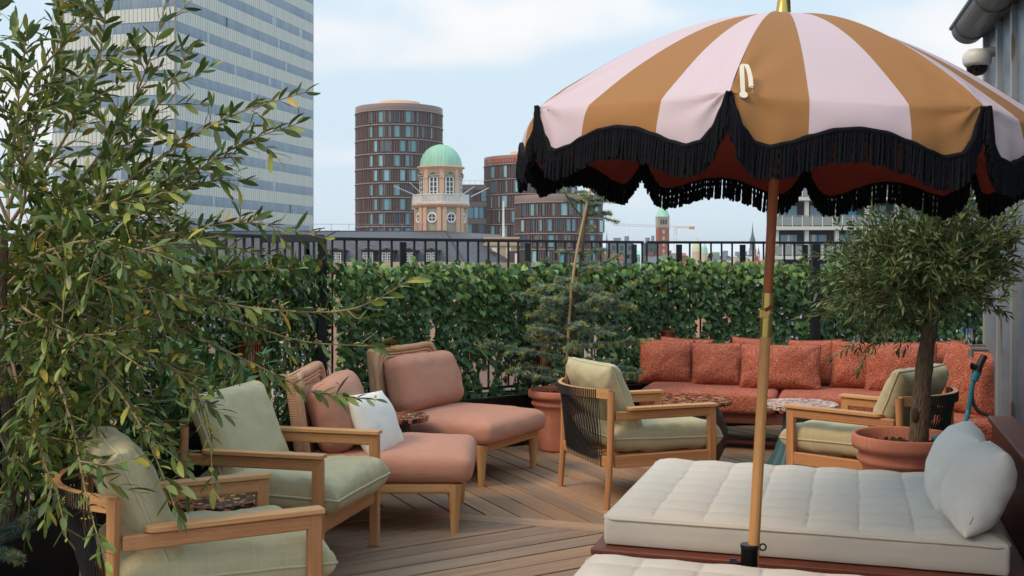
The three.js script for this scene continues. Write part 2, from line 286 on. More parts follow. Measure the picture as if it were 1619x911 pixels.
function roundTower(label, X, d, R, topY, pitch, nf, patterns, parapet, roofDrum) {
  const t = thing('round_tower', label, 'tower', W(X, d, 0), 0, 'round brown office towers');
  const wallG = new THREE.CylinderGeometry(R - 0.35, R - 0.35, topY - GROUND, 72, 1, false); { const uv = wallG.attributes.uv; for (let i = 0; i < uv.count; i++) uv.setXY(i, uv.getX(i) * 2 * Math.PI * R, uv.getY(i) * 4); }
  part('wall', wallG.translate(0, (topY + GROUND) / 2, 0), M.brownWall, t);
  part('parapet', lathe([[R - 0.5, topY - 0.3], [R - 0.05, topY - 0.3], [R - 0.05, topY + parapet], [R - 0.5, topY + parapet], [R - 0.5, topY - 0.3]], 72), M.ledge, t);
  const fins = [];
  const look = Math.atan2(-X, d);       // towards the camera
  for (let f = 0; f < nf; f++) {
    const yt = topY - f * pitch, yb = yt - pitch;
    part('ledge', lathe([[R - 0.4, yt - 0.32], [R + 0.12, yt - 0.32], [R + 0.12, yt], [R - 0.4, yt]], 72), M.ledge, t);
    const pat = patterns[f % patterns.length], inPane = a => pat.some(([x, w]) => Math.abs(Math.asin(clamp(x, -0.995, 0.995)) - a) < Math.asin(clamp(Math.abs(x) + w, 0, 1)) - Math.asin(clamp(Math.abs(x), 0, 1)));
    for (const [x, w] of pat) {
      const a = Math.asin(clamp(x, -0.98, 0.98)) + look, half = w / Math.sqrt(1 - Math.min(0.96, x * x)), wd = 2 * half * R;
      const pg = new THREE.BoxGeometry(wd, pitch - 0.95, 0.1); pg.translate(0, (yt + yb) / 2 - 0.12 + 0.1, R - 0.24); pg.rotateY(a);
      const p = part('window_pane', pg, paneMat(), t);
      const fr = merge([boxAt(0.14, pitch - 0.6, 0.4, -wd / 2, 0, 0), boxAt(0.14, pitch - 0.6, 0.4, wd / 2, 0, 0)]); fr.translate(0, (yt + yb) / 2, R - 0.2); fr.rotateY(a); part('window_frame', fr, M.brownFin, p);
    }
    for (let a = -1.62; a < 1.62; a += 0.6 / R * (0.75 + 0.6 * rnd())) { if (inPane(a)) continue; const g = new THREE.BoxGeometry(0.16, pitch - 0.34, 0.34); g.translate(0, (yt + yb) / 2 - 0.15, R - 0.2); g.rotateY(a + look); fins.push(g); }
  }
  stuffPart('fins', merge(fins), M.brownFin, t);
  if (roofDrum) part('roof_drum', lathe([[0, topY + roofDrum[1]], [roofDrum[0], topY + roofDrum[1]], [roofDrum[0], topY - 0.2]], 48).translate(roofDrum[2] ?? 0, 0, 0), M.peach, t);
  part('roof', new THREE.CylinderGeometry(R - 0.36, R - 0.36, 0.3, 60).translate(0, topY + 0.1, 0), M.ledge, t);
  return t;
}
seed(7);
const zx = l => l.map(([x, w]) => [(x - 361) / 273, w / 2 / 273]);
const pA = zx([[190, 18], [249, 28], [272, 8], [305, 12], [348, 30], [416, 32], [441, 9], [473, 10], [561, 12]]);
const pA2 = zx([[190, 18], [249, 28], [272, 8], [305, 12], [348, 30], [416, 32], [441, 9], [473, 10], [509, 20], [561, 12]]);
const pB = zx([[218, 22], [258, 10], [284, 34], [306, 10], [382, 30], [425, 12], [449, 30], [473, 10], [535, 18]]);
const pA3 = zx([[192, 18], [250, 26], [273, 8], [348, 32], [412, 22], [436, 10]]);
{
  const d = 287, s = d / F;
  roundTower('tallest round brown tower with teal windows behind the green dome', (631 - CX) * s, d, 69 * s, CAM_H + (407 - 182) * s, 22.2 * s, 13, [pA, pA2, pB, pA3, pB, pA3, pB, pA3], 6 * s + 0.6, [33 * s, 19 * s, 0]);
  const rp = () => { const l = []; for (let a = -0.86; a < 0.9;) { const w = rnd() < 0.4 ? 0.02 : rnd(0.035, 0.07); a += w + 0.02; l.push([a, w]); a += w + (rnd() < 0.35 ? 0.02 : rnd(0.07, 0.17)); } return l; };
  const d2 = 296, s2 = d2 / F;
  const t2 = roundTower('round brown tower with red lettering around its parapet', (839 - CX) * s2, d2, 74 * s2, CAM_H + (407 - 264) * s2, 23 * s2, 9, [rp(), rp(), rp(), rp()], 13 * s2, [22 * s2, 23 * s2, -10 * s2]);
  const d3 = 268, s3 = d3 / F;
  roundTower('low round brown tower with a wide parapet behind the cedar', (883 - CX) * s3, d3, 70 * s3, CAM_H + (407 - 322) * s3, 24 * s3, 8, [[...rp()], rp(), rp(), rp()], 11 * s3, null);
  // red letters on the second tower
  const font = await new FontLoader().loadAsync('fonts/droid/droid_serif_bold.typeface.json');
  const red = std({ color: 0xcf6a58, roughness: 0.5 }), R = 74 * s2, word = 'GORRISSEN FEDERSPIEL   ', yl = CAM_H + (407 - 264) * s2 + 0.35;
  let ang = -1.26 + Math.atan2(839 - CX, F) * -1;
  for (const ch of 'EL  GORRISSEN FEDERSP') {
    if (ch !== ' ') { const g = new TextGeometry(ch, { font, size: 1.2, depth: 0.15, curveSegments: 3 }); g.computeBoundingBox(); g.translate(-(g.boundingBox.max.x + g.boundingBox.min.x) / 2, yl, R + 0.03); g.rotateY(ang); part('sign_letter', g, red, t2, 'red serif letter on the parapet'); }
    ang += (ch === 'I' ? 0.066 : 0.084) ;
  }
}
// straight wing that links the round towers
{
  const d = 292, s = d / F, t = thing('office_wing', 'straight brown office wing between the round towers', 'building', W((766 - CX) * s, d), 0);
  const w = 100 * s, top = CAM_H + (407 - 292) * s, p = 27 * s;
  part('wall', boxAt(w, top - GROUND, 10, 0, (top + GROUND) / 2, -5), M.brownWall, t);
  seed(9); const fins = [];
  for (let f = 0; f < 7; f++) {
    const yt = top - f * p;
    part('ledge', boxAt(w + 0.3, p * 0.3, 0.5, 0, yt - p * 0.15, 0.1), M.ledge, t);
    for (let x = -w / 2 + 0.6; x < w / 2 - 0.5;) { if (rnd() < 0.36) { const ww = rnd(1.0, 2.0); part('window_pane', boxAt(ww, p * 0.64, 0.1, x + ww / 2, yt - p * 0.65, 0.12), paneMat(), t); x += ww + 0.3; } else { fins.push(boxAt(0.16, p * 0.7, 0.36, x, yt - p * 0.65, 0.1)); x += 0.55; } }
  }
  stuffPart('fins', merge(fins), M.brownFin, t);
  const rl = []; for (let x = -w / 2; x < w / 2; x += 1.5) rl.push(boxAt(0.06, 1.1, 0.06, x, top + 0.55, -0.5)); rl.push(boxAt(w, 0.06, 0.06, 0, top + 1.1, -0.5)); part('roof_railing', merge(rl), M.steel, t);
}

// ---- domed tower on the slate roofed house
M.copperGreen = std({ map: tex(128, 128, (x, y, i, j) => { const n = tnoise(x * 24, y * 5, 24, 5, 131); const k = 0.93 + 0.12 * n; return [164 * k, 212 * k, 186 * k]; }, [6, 1]), roughness: 0.8 });
M.stucco = std({ color: 0xa8a08c, roughness: 0.9 });
M.whitePaint = std({ color: 0xe6e4de, roughness: 0.6 });
M.windowDark = std({ color: 0x39424a, roughness: 0.1 });
{
  const d = 150, s = d / F, base = CAM_H + (407 - 372) * s, t = thing('domed_tower', 'peach and stone tower with pale green copper dome', 'tower', W((697 - CX) * s, d, 0), 0.10);
  const yB = CAM_H + (407 - 324) * s, yD = CAM_H + (407 - 265) * s, R1 = 41 * s, R2 = 32 * s;
  const yLow = CAM_H + (407 - 420) * s;
  part('lower_wall', new THREE.CylinderGeometry(R1, R1, yB - yLow, 8, 1).translate(0, (yB + yLow) / 2, 0), M.stucco, t);
  part('balcony_cornice', lathe([[R1 - 0.2, yB - 0.5], [R1 + 0.2, yB - 0.5], [R1 + 0.45, yB - 0.1], [R1 + 0.45, yB + 0.1], [0, yB + 0.1]], 8), M.peach, t);
  for (let k = 0; k < 8; k++) { const a = k * Math.PI / 4; for (const o of [-0.105, 0.105]) part('pilaster', boxAt(0.55, yB - yLow - 0.5, 0.3, 0, (yB + yLow) / 2 - 0.25, R1 * 0.985).rotateY(a + o), M.peach, t); }
  // balustrade
  const bal = []; for (let k = 0; k < 8; k++) { const a0 = k * Math.PI / 4, a1 = a0 + Math.PI / 4, q = a => V3(Math.sin(a) * (R1 + 0.25), 0, Math.cos(a) * (R1 + 0.25)), A = q(a0), B = q(a1); for (let i = 0; i < 14; i++) { const p = A.clone().lerp(B, i / 14); bal.push(cyl(0.07, 0.09, 1.15, p.x, yB + 0.1, p.z, 5)); } const A2 = A.clone().setY(yB + 1.3), B2 = B.clone().setY(yB + 1.3); bal.push(beam(A2, B2, 0.2, 0.14)); bal.push(beam(A2.clone().setY(yB + 0.2), B2.clone().setY(yB + 0.2), 0.2, 0.14)); }
  part('balustrade', merge(bal), M.whitePaint, t);
  part('drum', new THREE.CylinderGeometry(R2, R2, yD - yB, 40).translate(0, (yD + yB) / 2, 0), M.stucco, t);
  for (let k = 0; k < 8; k++) { const a = k * Math.PI / 4; const pl = part('pilaster', boxAt(0.62, yD - yB - 0.4, 0.35, 0, (yD + yB) / 2 - 0.1, R2).rotateY(a), M.peach, t); part('capital', boxAt(0.85, 0.55, 0.5, 0, yD - 1.35, R2).rotateY(a), M.peach, pl); }
  for (let k = 0; k < 8; k++) {
    const a = k * Math.PI / 4 + Math.PI / 8, h = yD - yB, w = part('window', boxAt(1.25, h * 0.62, 0.16, 0, yB + h * 0.42, R2 + 0.0).rotateY(a), M.whitePaint, t);
    const panes = []; for (const cx of [-0.27, 0.27]) for (let r = 0; r < 4; r++) panes.push(boxAt(0.36, h * 0.105, 0.06, cx, yB + h * (0.27 + r * 0.125), R2 + 0.07)); part('panes', merge(panes).rotateY(a), M.windowDark, w);
    part('hood', merge([boxAt(1.7, 0.2, 0.4, 0, yB + h * 0.76, R2 + 0.08), xf(boxAt(1.0, 0.16, 0.36, 0, 0, 0), -0.4, yB + h * 0.82, R2 + 0.08, 0, 0, 0.42), xf(boxAt(1.0, 0.16, 0.36, 0, 0, 0), 0.4, yB + h * 0.82, R2 + 0.08, 0, 0, -0.42)]).rotateY(a), M.stucco, w);
  }
  for (let k = 0; k < 8; k++) {
    const a = k * Math.PI / 4 + Math.PI / 8, y = yB - 1.9; const w = part('round_window', new THREE.TorusGeometry(0.62, 0.14, 6, 20).translate(0, y, R1 * 0.937).rotateY(a), M.whitePaint, t);
    part('pane', new THREE.CylinderGeometry(0.6, 0.6, 0.06, 20).rotateX(Math.PI / 2).translate(0, y, R1 * 0.934).rotateY(a), M.windowDark, w); part('glazing_bar', merge([boxAt(1.2, 0.1, 0.1, 0, y, R1 * 0.944), boxAt(0.1, 1.2, 0.11, 0, y, R1 * 0.944)]).rotateY(a), M.whitePaint, w);
  }
  part('cornice', lathe([[R2 - 0.1, yD - 0.9], [R2 + 0.12, yD - 0.85], [R2 + 0.15, yD - 0.35], [R2 + 0.5, yD - 0.15], [R2 + 0.5, yD + 0.05], [0, yD + 0.1]], 40), M.peach, t);
  const Rd = 33 * s, Hd = 35 * s, dome = part('dome', lathe(Array.from({ length: 15 }, (_, i) => { const a = i / 14 * Math.PI / 2; return [Rd * Math.cos(a), yD + 0.1 + Hd * Math.sin(a)]; }), 48), M.copperGreen, t);
  const ribs = []; for (let k = 0; k < 32; k++) { const a = k / 32 * Math.PI * 2, pts = Array.from({ length: 8 }, (_, i) => { const b = i / 7 * 1.5; return V3(Math.sin(a) * Rd * Math.cos(b), yD + 0.1 + Hd * Math.sin(b), Math.cos(a) * Rd * Math.cos(b)); }); ribs.push(new THREE.TubeGeometry(new THREE.CatmullRomCurve3(pts), 8, 0.05, 3)); }
  part('seams', merge(ribs), M.copperGreen, dome);
  for (const [x0, y0, x1, y1, lab] of [[660, 310, 622, 294, 'long slanting white flagpole on the dome tower, pointing across the tall round tower'], [668, 308, 647, 288, 'short steep white flagpole on the dome tower, before the tall round tower'], [732, 307, 750, 295, 'short slanting white flagpole on the dome tower, before the office wing'], [745, 311, 773, 297, 'long slanting white flagpole on the dome tower, reaching towards the upright flagpole']]) { const a = at(x0, y0, d - 3.2), b = at(x1, y1, d - 6); const g = taperTube([a, a.clone().lerp(b, 0.5), b], 0.07, 0.05, 5); const m = single('flagpole', lab, 'flagpole', g, M.whitePaint, 'slanting flagpoles on the dome tower'); }
}
// ---- slate roofed house below it
M.slate = std({ map: tex(256, 256, (x, y, i, j) => { const r = Math.floor(y * 32), c = Math.floor(x * 16 + (r % 2) * 0.5), n = hash2(c % 16, r, 141), e = (y * 32) % 1; let k = 0.82 + 0.3 * n; if (e < 0.16) k *= 0.7; return [90 * k, 89 * k, 94 * k]; }, [0.16, 0.16]), bumpMap: tex(128, 128, (x, y) => { const v = 255 * ((y * 32) % 1); return [v, v, v]; }, [0.16, 0.16], false), bumpScale: 0.05, roughness: 0.55 });
M.salmon = std({ color: 0xc29a80, roughness: 0.9 });
M.stone = std({ color: 0xbfa78a, roughness: 0.9 });
{
  const t = thing('slate_house', 'long house with dark slate mansard roof and white dormer windows', 'house', V3(0, 0, 0), 0);
  const poly = (pts) => { const g = new THREE.BufferGeometry(), n = pts.length, pos = [], idx = []; pts.forEach(p => pos.push(p.x, p.y, p.z)); for (let i = 1; i < n - 1; i++) idx.push(0, i, i + 1); g.setAttribute('position', new THREE.Float32BufferAttribute(pos, 3)); g.setIndex(idx); const q = g.toNonIndexed(); q.computeVertexNormals(); return q; };
  const slope = (pts) => { const g = poly(pts), p = g.attributes.position, A = pts[0], ux = pts[1].clone().sub(A).normalize(), nn = ux.clone().cross(pts[2].clone().sub(A)).normalize(), uy = nn.clone().cross(ux), uv = new Float32Array(p.count * 2); for (let i = 0; i < p.count; i++) { const q = V3(p.getX(i), p.getY(i), p.getZ(i)).sub(A); uv[2 * i] = q.dot(ux); uv[2 * i + 1] = q.dot(uy); } g.setAttribute('uv', new THREE.BufferAttribute(uv, 2)); return g; };
  const eL = at(300, 419, 128), eR = at(738, 419, 128), rL = at(300, 376, 134), rR = at(712, 376, 134), tL = at(300, 366, 146), tR = at(705, 366, 146);
  const roof = part('front_slope', slope([eL, eR, rR, rL]), M.slate, t); part('upper_slope', slope([rL, rR, tR, tL]), M.slate, t);
  const e2 = at(846, 420, 142), r2 = at(796, 376, 146), t2 = at(790, 371, 152);
  part('hip_slope', slope([eR, e2, r2, rR]), M.slate, t); part('hip_upper_slope', slope([rR, r2, t2, tR]), M.slate, t);
  part('ridge', merge([beam(eR, rR, 0.3, 0.2), beam(rR, tR, 0.3, 0.2), beam(tL, tR, 0.3, 0.2)]), std({ color: 0x3c3d42, roughness: 0.5 }), t);
  part('rear_block', boxAt(tR.x - tL.x, 20, 8, (tL.x + tR.x) / 2, tL.y - 10.4, -151), M.salmon, t);
  part('wall', boxAt(eR.x - eL.x, eL.y - GROUND, 6, (eL.x + eR.x) / 2, (eL.y + GROUND) / 2 - 0.2, eL.z - 3.1), M.salmon, t);
  part('end_wall', uvMetres(beam(V3(eR.x + 0.1, (eR.y + GROUND) / 2, eR.z - 1.2), V3(e2.x, (eR.y + GROUND) / 2, e2.z - 1), 2, eR.y - GROUND - 0.6), 0), M.salmon, t);
  part('eaves', merge([beam(eL, eR, 0.7, 0.7), beam(eR, e2, 0.7, 0.7)]), M.stone, t);
  part('string_course', boxAt(eR.x - eL.x, 0.4, 0.3, (eL.x + eR.x) / 2, eL.y - 1.7, eL.z), M.peach, t);
  for (const u of [532, 582, 612, 647, 682]) {
    const c = at(u, 408, 128.6), dw = part('dormer', merge([boxAt(1.5, 1.9, 3, c.x, c.y, c.z - 1.2)]), std({ color: 0x54423a, roughness: 0.8 }), t);
    part('dormer_roof', merge([xf(boxAt(1.1, 0.14, 3.4, 0, 0, 0), c.x - 0.48, c.y + 1.02, c.z - 1.1, 0, 0, 0.2), xf(boxAt(1.1, 0.14, 3.4, 0, 0, 0), c.x + 0.48, c.y + 1.02, c.z - 1.1, 0, 0, -0.2)]), M.slate, dw);
    for (const sx of [-0.32, 0.32]) { const w = part('window', boxAt(0.52, 1.36, 0.1, c.x + sx, c.y - 0.05, c.z + 0.34), M.whitePaint, dw); }
    const pn = []; for (const sx of [-0.32, 0.32]) for (const cx of [-0.1, 0.1]) for (let r = 0; r < 4; r++) pn.push(boxAt(0.15, 0.24, 0.06, c.x + sx + cx, c.y - 0.5 + r * 0.31, c.z + 0.38)); part('panes', merge(pn), M.windowDark, dw);
  }
  for (let row = 0; row < 4; row++) for (let u = 330; u < 735; u += 36) {
    const c = at(u + 0.5, 443, 127.9); c.y -= row * 4.2; const w = part('window', boxAt(1.2, 2.2, 0.16, c.x, c.y, eL.z + 0.02), M.whitePaint, t);
    part('panes', merge([-1, 1].flatMap(a => [0, 1, 2].map(r => boxAt(0.44, 0.6, 0.06, c.x + a * 0.28, c.y - 0.66 + r * 0.68, eL.z + 0.09)))), M.windowDark, w);
  }
  for (const [u, v] of [[758, 410], [770, 410], [819, 409]]) { const c = at(u, v, 137); const dm = part('dormer', boxAt(2.2, 1.9, 1.3, c.x, c.y, c.z - 0.5).rotateY(0), std({ color: 0x54423a }), t); part('window', boxAt(0.4, 1.3, 0.1, c.x - 0.2, c.y, c.z + 0.2), M.whitePaint, dm); }
  const c = at(793, 398, 139), fb = part('stone_gable', boxAt(4.2, 3.6, 3, c.x, c.y, c.z - 1), M.stone, t); part('cornice', merge([boxAt(4.7, 0.3, 3.4, c.x, c.y + 0.9, c.z - 1), boxAt(4.6, 0.25, 3.3, c.x, c.y + 1.75, c.z - 1)]), M.stone, fb);
  for (const dx of [-0.9, 0.9]) part('shutter', boxAt(0.62, 1.4, 0.12, c.x + dx, c.y - 0.2, c.z + 0.55), M.whitePaint, fb);
  const rl = []; for (let x = tL.x + 14; x < tR.x; x += 2.4) rl.push(boxAt(0.05, 1.0, 0.05, x, tL.y + 0.5, -147)); rl.push(boxAt(tR.x - tL.x - 14, 0.05, 0.05, (tR.x + tL.x + 14) / 2, tL.y + 1, -147)); part('roof_railing', merge(rl), M.steel, t);
  const fp = at(796, 375, 140), ft = at(796, 318, 140); single('flagpole', 'tall upright white flagpole on the stone gable', 'flagpole', taperTube([fp, fp.clone().lerp(ft, 0.5), ft], 0.16, 0.12, 8), M.whitePaint);
}
// ---- apartment block with balconies
M.concrete = std({ color: 0xd0ccc4, roughness: 0.85 }); M.darkWall = std({ color: 0x3a3a40, roughness: 0.7 }); M.blueGlass = std({ color: 0x86a9bd, roughness: 0.08 }); M.blueGlassB = std({ color: 0x4a9cc4, roughness: 0.1 }); M.screen = std({ color: 0x8d928f, roughness: 0.3 });
{
  seed(21);
  const d = 111, s = d / F, t = thing('apartment_block', 'pale apartment block with grey glass balconies and dark recessed walls', 'building', W(0, d), 0);
  const x0 = (1219 - CX) * s, x1 = (1590 - CX) * s, fh = 46.6 * s, yTop = CAM_H + (407 - 268) * s, w = x1 - x0, xm = (x0 + x1) / 2;
  part('inner_wall', boxAt(w - 0.3, yTop - GROUND, 1.2, xm + 0.15, (yTop + GROUND) / 2, -2.6), M.darkWall, t);
  for (let f = 0; f < 7; f++) {
    const ys = CAM_H + (407 - 358) * s + (2 - f) * fh;        // top face of a slab
    part('floor_slab', boxAt(w, 0.36, 2.4, xm, ys - 0.18, -1.0), M.concrete, t);
    if (f === 0) { continue; }
    const nx = Math.round(w / 3.08);
    for (let i = 0; i <= nx; i++) part('column', boxAt(0.4, fh - 0.37, 0.4, x0 + 2.2 + (i - 0.5) * 3.08, ys + (fh - 0.36) / 2 , -0.4), M.concrete, t);
    for (let i = 0; i < nx; i++) {
      const bx = x0 + 2.2 + (i - 0.5) * 3.08 + 0.5, k = part('window', boxAt(1.7, 1.7, 0.1, bx + 1.15, ys + 1.35, -1.97), rnd() < 0.3 ? M.blueGlassB : M.blueGlass, t); part('window_frame', merge([boxAt(0.08, 1.8, 0.14, bx + 1.15 + rnd(-0.3, 0.3), ys + 1.35, -1.93), boxAt(1.8, 0.08, 0.14, bx + 1.15, ys + 2.22, -1.93)]), M.darkWall, k);
      if (rnd() < 0.5) part('curtain', boxAt(rnd(0.3, 0.6), 1.66, 0.06, bx + rnd(0.6, 1.7), ys + 1.35, -1.9), M.whitePaint, k);
    }
    for (let x = x0 + 0.1; x < x1 - 0.9; x += 1.026) { const pn = part('balcony_panel', boxAt(0.96, 0.92, 0.03, x + 0.513, ys + 0.55, 0.12), M.screen, t); part('baluster', boxAt(0.06, 1.1, 0.07, x, ys + 0.55, 0.13), M.whitePaint, pn); }
    part('handrail', boxAt(w, 0.05, 0.08, xm, ys + 1.12, 0.14), M.steel, t);
  }
}
// ---- far skyline
M.brick = std({ map: tex(128, 128, (x, y, i, j) => { const k = 0.85 + 0.3 * tnoise(x * 20, y * 40, 20, 40, 151); return [158 * k, 92 * k, 74 * k]; }, [0.2, 0.2]), roughness: 0.9 });
M.roofRed = std({ color: 0xa8674f, roughness: 0.9 }); M.roofGrey = std({ color: 0x6e7278, roughness: 0.8 }); M.beige = std({ color: 0xcdb99c, roughness: 0.9 }); M.copperDark = std({ color: 0x4e5a60, roughness: 0.7 });
{
  const d = 450, s = d / F, t = thing('clock_tower', 'red brick tower with green copper cap on the skyline', 'tower', W((1047.5 - CX) * s, d), 0.06), h = v => CAM_H + (407 - v) * s, w = 18 * s;
  part('shaft', boxAt(w, h(360) - GROUND, w, 0, (h(360) + GROUND) / 2, 0), M.brick, t); part('belfry', boxAt(w * 1.03, h(343) - h(360), w * 1.03, 0, (h(343) + h(360)) / 2, 0), M.stucco, t);
  const cap = new THREE.CylinderGeometry(w * 0.36, w * 0.78, h(329) - h(343), 4).rotateY(Math.PI / 4).translate(0, (h(329) + h(343)) / 2, 0), top = new THREE.ConeGeometry(w * 0.36, h(320) - h(329), 4).rotateY(Math.PI / 4).translate(0, (h(320) + h(329)) / 2, 0);
  part('copper_cap', merge([cap, top]), M.copperGreen, t); part('finial', cyl(0.1, 0.2, h(312) - h(320), 0, h(320), 0, 5), M.copperDark, t);
  for (let k = -1; k <= 1; k++) part('belfry_opening', boxAt(0.7, 1.9, 0.1, k * 1.0, h(351), w * 0.52 + 0.05), M.windowDark, t);
  for (let k = 0; k < 5; k++) part('window', boxAt(0.8, 1.5, 0.1, 0, h(367 + k * 10), w / 2 + 0.04), M.beige, t);
}
{
  const d = 620, s = d / F, t = thing('tower_crane', 'pale tower crane with orange counter jib behind the brick tower', 'crane', W((1068 - CX) * s, d)), h = v => CAM_H + (407 - v) * s, pale = std({ color: 0xd9c4b6, roughness: 0.7 }), or = std({ color: 0xd99a62, roughness: 0.7 });
  const lat = (a, b, w) => { const l = [], n = Math.max(3, Math.round(a.distanceTo(b) / (w * 1.3))), dir = b.clone().sub(a), up = Math.abs(dir.y) > Math.abs(dir.x) ? V3(1, 0, 0) : V3(0, 1, 0); const A = a.clone().addScaledVector(up, -w / 2), B = b.clone().addScaledVector(up, -w / 2), C = a.clone().addScaledVector(up, w / 2), D = b.clone().addScaledVector(up, w / 2); l.push(beam(A, B, 0.22, 0.22), beam(C, D, 0.22, 0.22)); for (let i = 0; i < n; i++) l.push(beam(A.clone().lerp(B, i / n), C.clone().lerp(D, (i + (i % 2 ? -0 : 1)) / n), 0.12, 0.12)); return merge(l); };
  part('mast', lat(V3(0, GROUND, 0), V3(0, h(362), 0), 4.5 * s), pale, t); part('jib', lat(V3(0, h(359), 0), V3((969 - 1068) * s, h(355), 0), 3 * s), pale, t); part('counter_jib', lat(V3(0, h(359.5), 0), V3(30 * s, h(359.5), 0), 2 * s), or, t);
  part('counterweight', boxAt(8 * s, 4.5 * s, 2, 26 * s, h(360.5), 0), or, t); part('cab', boxAt(3 * s, 4 * s, 2, 0.5 * s, h(363), 0.5), M.whitePaint, t);
}
function spire(label, u, d, vTip, vNeck, vBulb, vShaft, wpx, shaftMat) {
  const s = d / F, h = v => CAM_H + (407 - v) * s, t = thing('church_spire', label, 'spire', W((u - CX) * s, d)), w = wpx * s;
  part('shaft', boxAt(w, h(vShaft) - GROUND, w, 0, (h(vShaft) + GROUND) / 2, 0), shaftMat, t);
  part('lantern', new THREE.CylinderGeometry(w * 0.42, w * 0.5, h(vBulb) - h(vShaft), 8).translate(0, (h(vBulb) + h(vShaft)) / 2, 0), M.copperDark, t);
  part('needle', lathe([[w * 0.5, h(vBulb)], [w * 0.42, h(vBulb) + (h(vNeck) - h(vBulb)) * 0.4], [w * 0.2, h(vNeck)], [w * 0.2, h(vNeck) + 1], [w * 0.13, h(vNeck) + 1.4], [0.02, h(vTip)]], 10), M.copperDark, t);
}
spire('dark church spire with bulbous neck beside the parasol pole', 1190, 700, 351, 372, 384, 394, 10, M.brick);
spire('tiny dark needle spire right of the church spire', 1199.5, 760, 388, 396, 400, 402, 4, M.beige);
spire('thin dark spire beside the low round tower', 959.5, 640, 362, 375, 386, 394, 3, M.copperDark);
{
  const mk = (label, u, d, v0, v1, R, mat) => { const s = d / F, h = v => CAM_H + (407 - v) * s, t = thing('copper_dome', label, 'dome', W((u - CX) * s, d)); part('drum', cyl(R * s, R * s * 1.05, h(v1) - GROUND, 0, GROUND, 0, 16), M.beige, t); part('dome', lathe([[R * s, h(v1)], [R * s * 0.95, lerp(h(v1), h(v0), 0.3)], [R * s * 0.6, lerp(h(v1), h(v0), 0.6)], [R * s * 0.22, lerp(h(v1), h(v0), 0.75)], [R * s * 0.2, lerp(h(v1), h(v0), 0.9)], [0.05, h(v0)]], 20), mat, t); };
  mk('pale yellow green dome on the skyline behind the railing', 1102, 420, 374, 398, 8, std({ color: 0xcfd6b0, roughness: 0.8 }));
  mk('small green copper cupola beside the pale dome', 1114, 380, 383, 400, 5, M.copperGreen);
}
seed(33);
const cityRow = [ // u0, u1, top row, distance, wall, roof, kind, label
  [957, 985, 401, 300, M.beige, M.roofRed, 1, 'beige house with red pitched roof beside the round tower'],
  [964, 1002, 384, 420, M.greyPane, M.steel, 0, 'grey glass box building with steel frame on its roof'],
  [1003, 1012, 397, 460, M.copperGreen, M.copperGreen, 1, 'narrow pale green roofed building on the skyline'],
  [1019, 1040, 386, 330, M.copperDark, M.roofGrey, 0, 'dark block in front of the brick tower'],
  [1026, 1050, 405, 250, M.beige, M.roofGrey, 1, 'pale house below the brick tower'],
  [1052, 1070, 402, 290, M.beige, M.roofGrey, 1, 'grey roofed house right of the brick tower'],
  [1068, 1086, 400, 310, M.stone, M.roofRed, 1, 'brown gabled house below the crane'],
  [1076, 1096, 412, 220, M.brick, M.roofRed, 1, 'brick house half hidden by the ivy'],
  [1120, 1160, 407, 420, M.roofGrey, M.roofGrey, 0, 'long grey flat roofed block with roof plant'],
  [1126, 1156, 411, 330, M.whitePaint, M.steel, 0, 'low white block with a blue panel'],
  [1142, 1176, 418, 240, M.brick, M.roofRed, 1, 'red tiled roof just above the ivy'],
  [1163, 1182, 407, 380, M.beige, M.whitePaint, 0, 'cream block left of the church spire'],
  [1172, 1196, 405, 440, M.whitePaint, M.roofGrey, 0, 'white block at the foot of the church spire'],
  [1182, 1222, 412, 260, M.stone, M.roofRed, 1, 'red roofed house beside the apartment block'],
  [470, 532, 404, 240, M.roofGrey, M.roofGrey, 0, 'grey flat roofed block beside the slab tower'],
  [960, 1010, 420, 190, M.salmon, M.roofRed, 1, 'salmon house behind the cedar and ivy'],
  [1000, 1120, 436, 150, M.beige, M.roofRed, 1, 'long beige house seen through gaps in the ivy'],
  [1110, 1230, 446, 130, M.salmon, M.roofGrey, 1, 'long salmon house seen through gaps in the ivy'],
  [840, 985, 452, 140, M.beige, M.roofGrey, 1, 'beige house below the low round tower'],
  [-60, 330, 470, 90, M.salmon, M.roofGrey, 1, 'salmon house below the slab tower'],
];
